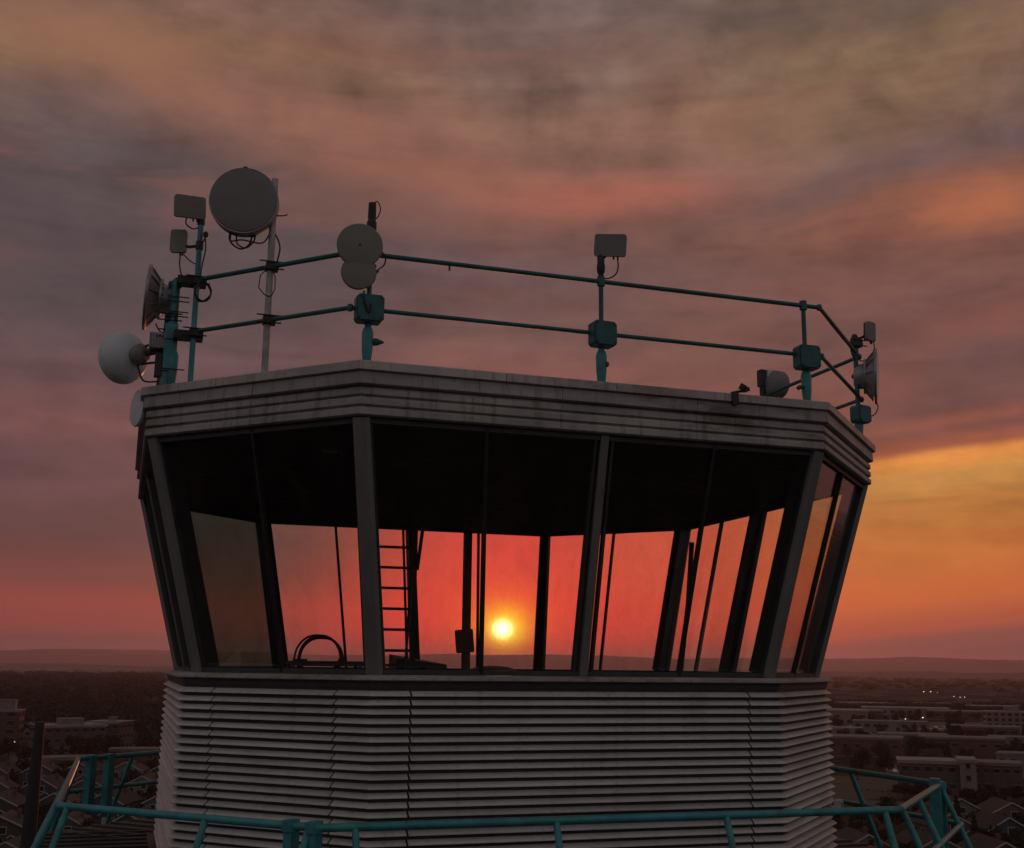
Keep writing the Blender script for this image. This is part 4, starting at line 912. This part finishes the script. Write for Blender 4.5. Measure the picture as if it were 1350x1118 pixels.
building('dark wing with a pale flat roof nearer the tower wall', 151, 585, 16, 16, 12.9, 'brickbrown', 'whiteroof', -24, 4, 3, 1.8, 1.5, [(1, 0, 3, 3, 1.6)])
building('low brown building with a pale roof edge behind the left houses', 97, 478, 20, 12, 5.0, 'brickbrown', 'greyroof', 4, 5, 1)
building('low dark building against the left side of the tower wall', 185, 505, 18, 10, 6.0, 'brick', 'greyroof', -6, 4, 1)
building('small tan building beyond the lawn at far left', 40, 700, 26, 12, 7, 'stucco', 'greyroof', 12, 5, 2)
building('long brown brick school building with many windows right of the tower', 1222, 425, 22, 16, 10.6, 'brickbrown', 'whiteroof', 3, 6, 2, 1.8, 1.5)
building('pale central entrance block of the long brown building', 1266, 424, 5.0, 16, 11.4, 'stucco', 'whiteroof', 3, 1, 3, 1.4, 1.6)
building('right wing of the long brown building beyond the pale block', 1303, 432, 15.5, 14, 10.2, 'brickbrown', 'greyroof', 3, 5, 2, 1.6, 1.4)
building('low tan shop with a bright roof edge at the right frame edge', 1345, 545, 22, 14, 6.5, 'stucco', 'greyroof', -5, 5, 1, 2.2, 1.8, None, False, (1,))
building('big white warehouse beside the right edge of the tower wall', 1106, 960, 38, 40, 9.5, 'stucco', 'whiteroof', 5, 4, 1, 4, 1.5)
building('dark warehouse just right of the big white one', 1140, 985, 22, 30, 9, 'brickbrown', 'greyroof', 5, 4, 1)
building('long low store with a pink-lit pale roof in the right distance', 1190, 1120, 74, 36, 7.5, 'stucco', 'whiteroof', 2, 10, 1, 4, 2.2, None, False, (1, 4, 6))
building('grey store row with a pale roof beyond the parking lot', 1262, 1080, 52, 34, 6.8, 'brickbrown', 'greyroof', -3, 8, 1, 4, 2.2, None, False, (2,))
building('white framed apartment block at the right edge of the photo', 1334, 860, 38, 18, 14, 'stucco', 'whiteroof', 6, 9, 4, 2.4, 2.0, [(-2, 0, 9, 5, 2.5), (10, 0, 5, 4, 2.5)])
building('low brown store in front of the white apartment block', 1290, 800, 42, 24, 6.5, 'brickbrown', 'greyroof', 0, 7, 1, 3.5, 2)
building('low pale store with a long roof right of the white warehouse', 1170, 850, 48, 22, 6.2, 'stucco', 'greyroof', 0, 8, 1, 3.5, 2)
building('dark brick hall behind the field beside the tower wall', 1128, 600, 40, 22, 8.5, 'brick', 'greyroof', -4, 7, 1, 2, 1.6)
building('dark brick depot between the hall and the brown school', 1198, 660, 34, 18, 7.5, 'brickbrown', 'greyroof', 6, 6, 1, 2, 1.6)
building('squat dark store behind the brown school', 1262, 640, 40, 18, 7.5, 'brick', 'greyroof', 0, 6, 1, 3, 1.6)

building('small brown shop standing between parking rows, middle distance right', 1232, 765, 20, 14, 5.5, 'brickbrown', 'whiteroof', 4, 4, 1, 2.5, 1.8)
building('low grey shop under the white apartment block, in front of it', 1336, 700, 30, 16, 5.5, 'stucco', 'greyroof', -4, 6, 1, 2.4, 1.8)
building('narrow pale shed right beside the tower wall below the warehouses', 1108, 770, 22, 14, 5, 'stucco', 'whiteroof', 0, 4, 1, 2.4, 1.6)
building('long dark store before the tree belt on the left of the right-hand town', 1138, 1290, 60, 30, 7, 'brickbrown', 'whiteroof', 3, 8, 1, 4, 2)
building('long pale store before the tree belt in the middle of the right-hand town', 1232, 1330, 70, 30, 7, 'stucco', 'greyroof', -2, 9, 1, 4, 2)
building('low brown store before the tree belt left of the radio tower', 1306, 1260, 50, 28, 7, 'brickbrown', 'whiteroof', 2, 7, 1, 4, 2)

# ---- cars
def car_proto(paint):
    root = thing('parked_car', None, 'car'); b = MB(); prof_c = [(-2.2, .35), (-2.25, .8), (-1.5, .95), (-1.0, 1.42), (.6, 1.45), (1.25, .98), (2.15, .82), (2.25, .4)]
    n = len(prof_c); b.add([(x, -.88, z) for x, z in prof_c] + [(x, .88, z) for x, z in prof_c], [tuple(range(n)), tuple(range(2 * n - 1, n - 1, -1))] + [(i, i + n, (i + 1) % n + n, (i + 1) % n) for i in range(n)])
    obj('body', b, paint, root, False, False)
    w = MB(); w.box((-.2, 0, 1.18), (1.5, 1.80, .32)); obj('side_windows', w, M['glassdark'], root, False, False)
    for x in (-1.4, 1.4):
        for y in (-.8, .8):
            w = MB(); w.M = Matrix.Translation((x, y, .34)) @ Matrix.Rotation(math.pi / 2, 4, 'X'); w.lathe([(.34, -.1), (.34, .1)], 10); obj('wheel', w, M['black'], root, False)
    return root
CP = {n: [car_proto(mat('car_paint', c_, .35, .2, .02, 1)), False] for n, c_ in (('white', (.6, .58, .55)), ('silver', (.34, .33, .33)), ('dark', (.03, .03, .035)), ('red', (.3, .03, .02)))}
def car(kind, p, rz, label, group):
    pr = CP[kind]; o = copy_tree(pr[0]) if pr[1] else pr[0]; pr[1] = True; o.location = p; o.rotation_euler = (0, 0, rz); tag(o, label, 'car', group)
def lot(pxa, pxb, y, step, where, rzo=0.0, prob=.9):
    a = ground_at(pxa, y); b_ = ground_at(pxb, y); n = int((b_ - a).length / step); e = (b_ - a).normalized()
    for i in range(n):
        if random.random() > prob: continue
        kd = random.choice(['white', 'white', 'silver', 'dark', 'silver', 'red' if i % 7 == 0 else 'dark']); p = a + e * (i * step) + Vector((0, 0, .03)); p.z = GZ + .04
        car(kd, p, math.atan2(e.y, e.x) + math.pi / 2 + rzo, '%s car parked in %s' % (kd, where), '%s cars parked in %s' % (kd, where))
lot(1178, 1350, 1019, 3.6, 'the row in front of the brown school')
lot(1095, 1178, 989, 4.0, 'the lot behind the green field')
lot(1100, 1300, 960, 6.0, 'the wide lot beyond the school', .0, .8)
lot(1100, 1340, 967, 7.0, 'the near row of the wide lot', .0, .8)
lot(62, 205, 997, 4.5, 'the lot behind the left houses', 0, .5)
# pale gazebo in front of the school
gp = ground_at(1297, 1024); t = thing('gazebo', 'pale round canopy standing before the brown school', 'gazebo', (gp.x, gp.y, GZ)); FOOT.append((gp.x, gp.y, 3))
b = MB(); b.M = Matrix.Translation((gp.x, gp.y, GZ)); b.lathe([(3.0, 2.6), (2.9, 3.1), (2.1, 4.2), (.9, 4.9), (.05, 5.1)], 20); obj('canopy', b, M['whiteroof'], t, True)
for i in range(6):
    a = i * math.pi / 3; b = MB(); b.tube([(gp.x + 2.6 * math.cos(a), gp.y + 2.6 * math.sin(a), GZ), (gp.x + 2.6 * math.cos(a), gp.y + 2.6 * math.sin(a), GZ + 2.7)], .09, 6); obj('post', b, M['trim'], t, True)

# ---- lit street lamps
LP = []
def lamp(px_, y, label, s_=1.0, m='lamp', hgt=None, group=None):
    # the lamp head stands where the photo shows its light
    p = ground_at(px_, y + (9 if y > 930 else 3)); d = (Vector((p.x, p.y, 0)) - Vector((CAM.x, CAM.y, 0))).length
    ztop = -(y - (559 + FPX * math.tan(PITCH))) / FPX * d; ztop = max(GZ + 4, ztop)
    t = thing('street_lamp', label, 'street lamp', (p.x, p.y, GZ), group or 'lit lamps in the distance')
    b = MB(); b.tube([(p.x, p.y, GZ), (p.x, p.y, ztop)], .10 * s_ ** .5, 6); obj('pole', b, M['dark'], t, True)
    b = MB(); b.M = Matrix.Translation((p.x, p.y, ztop)); b.lathe([(.05, .25 * s_), (.30 * s_, .12 * s_), (.34 * s_, -.1 * s_), (.1, -.22 * s_)], 10); obj('lamp_head', b, M[m], t, True)
for a in ((1218, 912, 'bright lamp at the far left end of the distant light row', 2.6), (1227, 912, 'brightest lamp in the row below the right hills', 2.8), (1236, 913, 'third lamp in the row below the right hills', 1.8),
          (1258, 919, 'dim lamp at the left of the short distant row', 1.7), (1266, 920, 'dim lamp in the middle of the short distant row', 1.7), (1272, 920, 'dim lamp at the right of the short distant row', 1.7),
          (1183, 944, 'lamp over the pink-lit store, left one', 1.5), (1194, 946, 'lamp over the pink-lit store, middle one', 1.3), (1217, 944, 'lamp over the pink-lit store, right one', 1.6),
          (1327, 976, 'white lamp by the tan shop at right', .9), (1331, 976, 'second white lamp by the tan shop', .9), (1329, 1019, 'bright low lamp in front of the school wing', .9), (1293, 1022, 'small lamp below the pale gazebo', .5),
          (22, 1074, 'small lamp among the lower left houses', .32), (18, 981, 'small lamp beside the tall red brick building', .7), (134, 1014, 'tiny lamp behind the left gate posts', .4), (130, 956, 'warm lamp on the corner of the wide dark building', .7)):
    lamp(a[0], a[1], a[2], a[3])
lamp(1198, 949, 'red lamp in front of the pink-lit store', 1.6, 'lampred')
# far radio tower
p = at_dist(1341, 1500); t = thing('radio_tower', 'distant slim radio tower with a wider head at the right edge', 'tower', p)
for i in range(3):
    a = i * 2.09; b = MB(); b.tube([(p.x + 1.5 * math.cos(a), p.y + 1.5 * math.sin(a), GZ), (p.x + .5 * math.cos(a), p.y + .5 * math.sin(a), GZ + 22)], .22, 5); obj('leg', b, M['dark'], t, True)
for z in range(2, 22, 3):
    b = MB(); r0 = 1.5 - z / 22; b.M = Matrix.Translation((p.x, p.y, GZ + z)); b.lathe([(r0, 0), (r0, .2)], 3); obj('brace', b, M['dark'], t, True)
b = MB(); b.M = Matrix.Translation((p.x, p.y, GZ + 20)); b.lathe([(1.2, 0), (2.6, .4), (2.6, 2.0), (1.2, 2.4)], 10); obj('antenna_head', b, M['dark'], t, True)
b = MB(); b.tube([(p.x, p.y, GZ + 22), (p.x, p.y, GZ + 27)], .15, 5); obj('spike', b, M['dark'], t, True)

# ---- trees one can tell apart
FIELD = [(1080, 1195, 330, 400)]
def scatter(n, px0, px1, d0, d1, where, group, smin, smax, kinds=(0, 1, 2, 0, 2, 3)):
    k = 0; tries = 0
    while k < n and tries < n * 30:
        tries += 1; px_ = random.uniform(px0, px1); d_ = math.sqrt(random.uniform(d0 ** 2, d1 ** 2)); p = at_dist(px_, d_)
        if any(a < px_ < b_ and c_ < d_ < e for a, b_, c_, e in FIELD): continue
        if not clear(p, 1.0): continue
        u_ = random.random(); ti = random.choice(kinds); mid_ = (max(px0, 0) + min(px1, 1350)) / 2; near = (mid_ < 675) == (px_ > mid_); dn = (d_ - d0) / (d1 - d0)
        spot = (', ' + ('front', 'middle', 'back')[min(2, int(dn * 3))] + ' part, ' + ('by the tower side' if near else 'by the frame edge'))
        tree(p, smin + (smax - smin) * u_, ti, where, group, min(2, int(u_ * 3)), spot); k += 1
scatter(62, -50, 240, 225, 460, 'among the left houses', 'trees among the left houses', .55, 1.0)
scatter(75, 1078, 1400, 215, 370, 'among the right houses', 'trees among the right houses', .5, .95)
scatter(60, -60, 245, 470, 760, 'round the left flat-roofed buildings', 'trees round the left flat roofs', .8, 1.35)
scatter(30, 1170, 1370, 396, 415, 'in front of the brown school', 'trees before the school', .4, .6, (0, 2))
scatter(110, 1080, 1400, 440, 1100, 'round the right parking lots', 'trees round the right parking lots', .7, 1.15)

# ---- woods too dense to count
def wood(name, label, a0, a1, d0, d1, n, size, zmax, seed, m='leaf', density=None):
    g = np.random.default_rng(seed); out_ = []
    for i in range(n):
        a = g.uniform(a0, a1); d_ = d0 * (d1 / d0) ** g.uniform(0, 1); p = polar(a, d_)
        if d_ < 1300 and not clear(p, 3): continue
        s_ = g.uniform(.6, 1.65); base = g.normal(size=(9, 3)) * np.array([2.0, 2.0, 1.6]) * s_ + np.array([0, 0, 6.0 * s_]); lb = [(*bb, g.uniform(1.4, 2.4) * s_) for bb in base]
        grow = 1.0 + max(0, (d_ - 900) / 2500)
        v = leaf_cloud(1, lb, 34, size * grow, int(g.integers(1e9))); v[:, 0] *= 1; 
        v = v * np.array([grow, grow, min(1.25, grow)]) if grow < 3 else v * np.array([grow, grow, 1.2])
        v[:, 2] = np.clip(v[:, 2], 0, zmax); out_.append(v + np.array([p.x, p.y, GZ]))
    o = link(name, quads_mesh(name, np.concatenate(out_), M[m])); tag(o, label, 'wood', None, 'stuff'); return o
wood('woods', 'dark dense mass of trees filling the plain left of the tower', -14, 9, 700, 3600, 3000, 1.25, 15.5, 5)
wood('tree_belt', 'dark belt of trees across the plain behind the stores right of the tower', 29, 49, 1160, 1420, 900, 1.1, 8, 6)
wood('tree_belt', 'thin hazy belts of trees on the far plain', 3, 60, 2300, 6500, 900, 1.5, 9, 8)
wood('bushes', 'scattered low dark bushes between the near buildings', -12, 48, 225, 1200, 500, .55, 4.2, 9, 'leaf2')
# ---- far town as one mass: tiny roofs on the plain
g = np.random.default_rng(12); mb = MB()
for i in range(420):
    p = polar(g.uniform(8, 56), 1700 * (3.4 ** g.uniform(0, 1))); w, d_, h = g.uniform(15, 60), g.uniform(15, 40), g.uniform(4, 8); mb.M = Matrix.Translation(p) @ Matrix.Rotation(g.uniform(-.4, .4), 4, 'Z'); mb.box((0, 0, h / 2), (w, d_, h))
o = obj('far_town', mb, M['brickbrown'], None, False, False); tag(o, 'pale low roofs of the far town scattered over the hazy plain', 'town', None, 'stuff')
g = np.random.default_rng(14); mb = MB()
for i in range(60):
    p = polar(g.uniform(-12, 2), 3900 * (1.6 ** g.uniform(0, 1))); mb.M = Matrix.Translation(p); mb.box((0, 0, 5), (g.uniform(20, 70), 20, 9))
o = obj('far_town', mb, M['whiteroof'], None, False, False); tag(o, 'pale roofs beyond the woods at the left horizon', 'town', None, 'stuff')

# ------------------------------------------------------------------ haze
hz = MB(); hz.box((0, 0, 104), (37000, 37000, 290)); ho = obj('haze', hz, None, None, False, False) if False else None
me = bpy.data.meshes.new('haze'); me.from_pydata(hz.v, [], hz.f)
hm = bpy.data.materials.new('haze_air'); hm.use_nodes = True; t = hm.node_tree; t.nodes.clear()
pv = t.nodes.new('ShaderNodeVolumePrincipled'); oo = t.nodes.new('ShaderNodeOutputMaterial'); t.links.new(pv.outputs[0], oo.inputs['Volume'])
pv.inputs['Color'].default_value = (1, .76, .92, 1); pv.inputs['Density'].default_value = HAZE_D; pv.inputs['Anisotropy'].default_value = .55
me.materials.append(hm); ho = link('haze', me); ho['kind'] = 'stuff'; ho['label'] = 'thin mauve evening haze over the whole plain'; hm.cycles.homogeneous_volume = True if hasattr(hm, 'cycles') else False
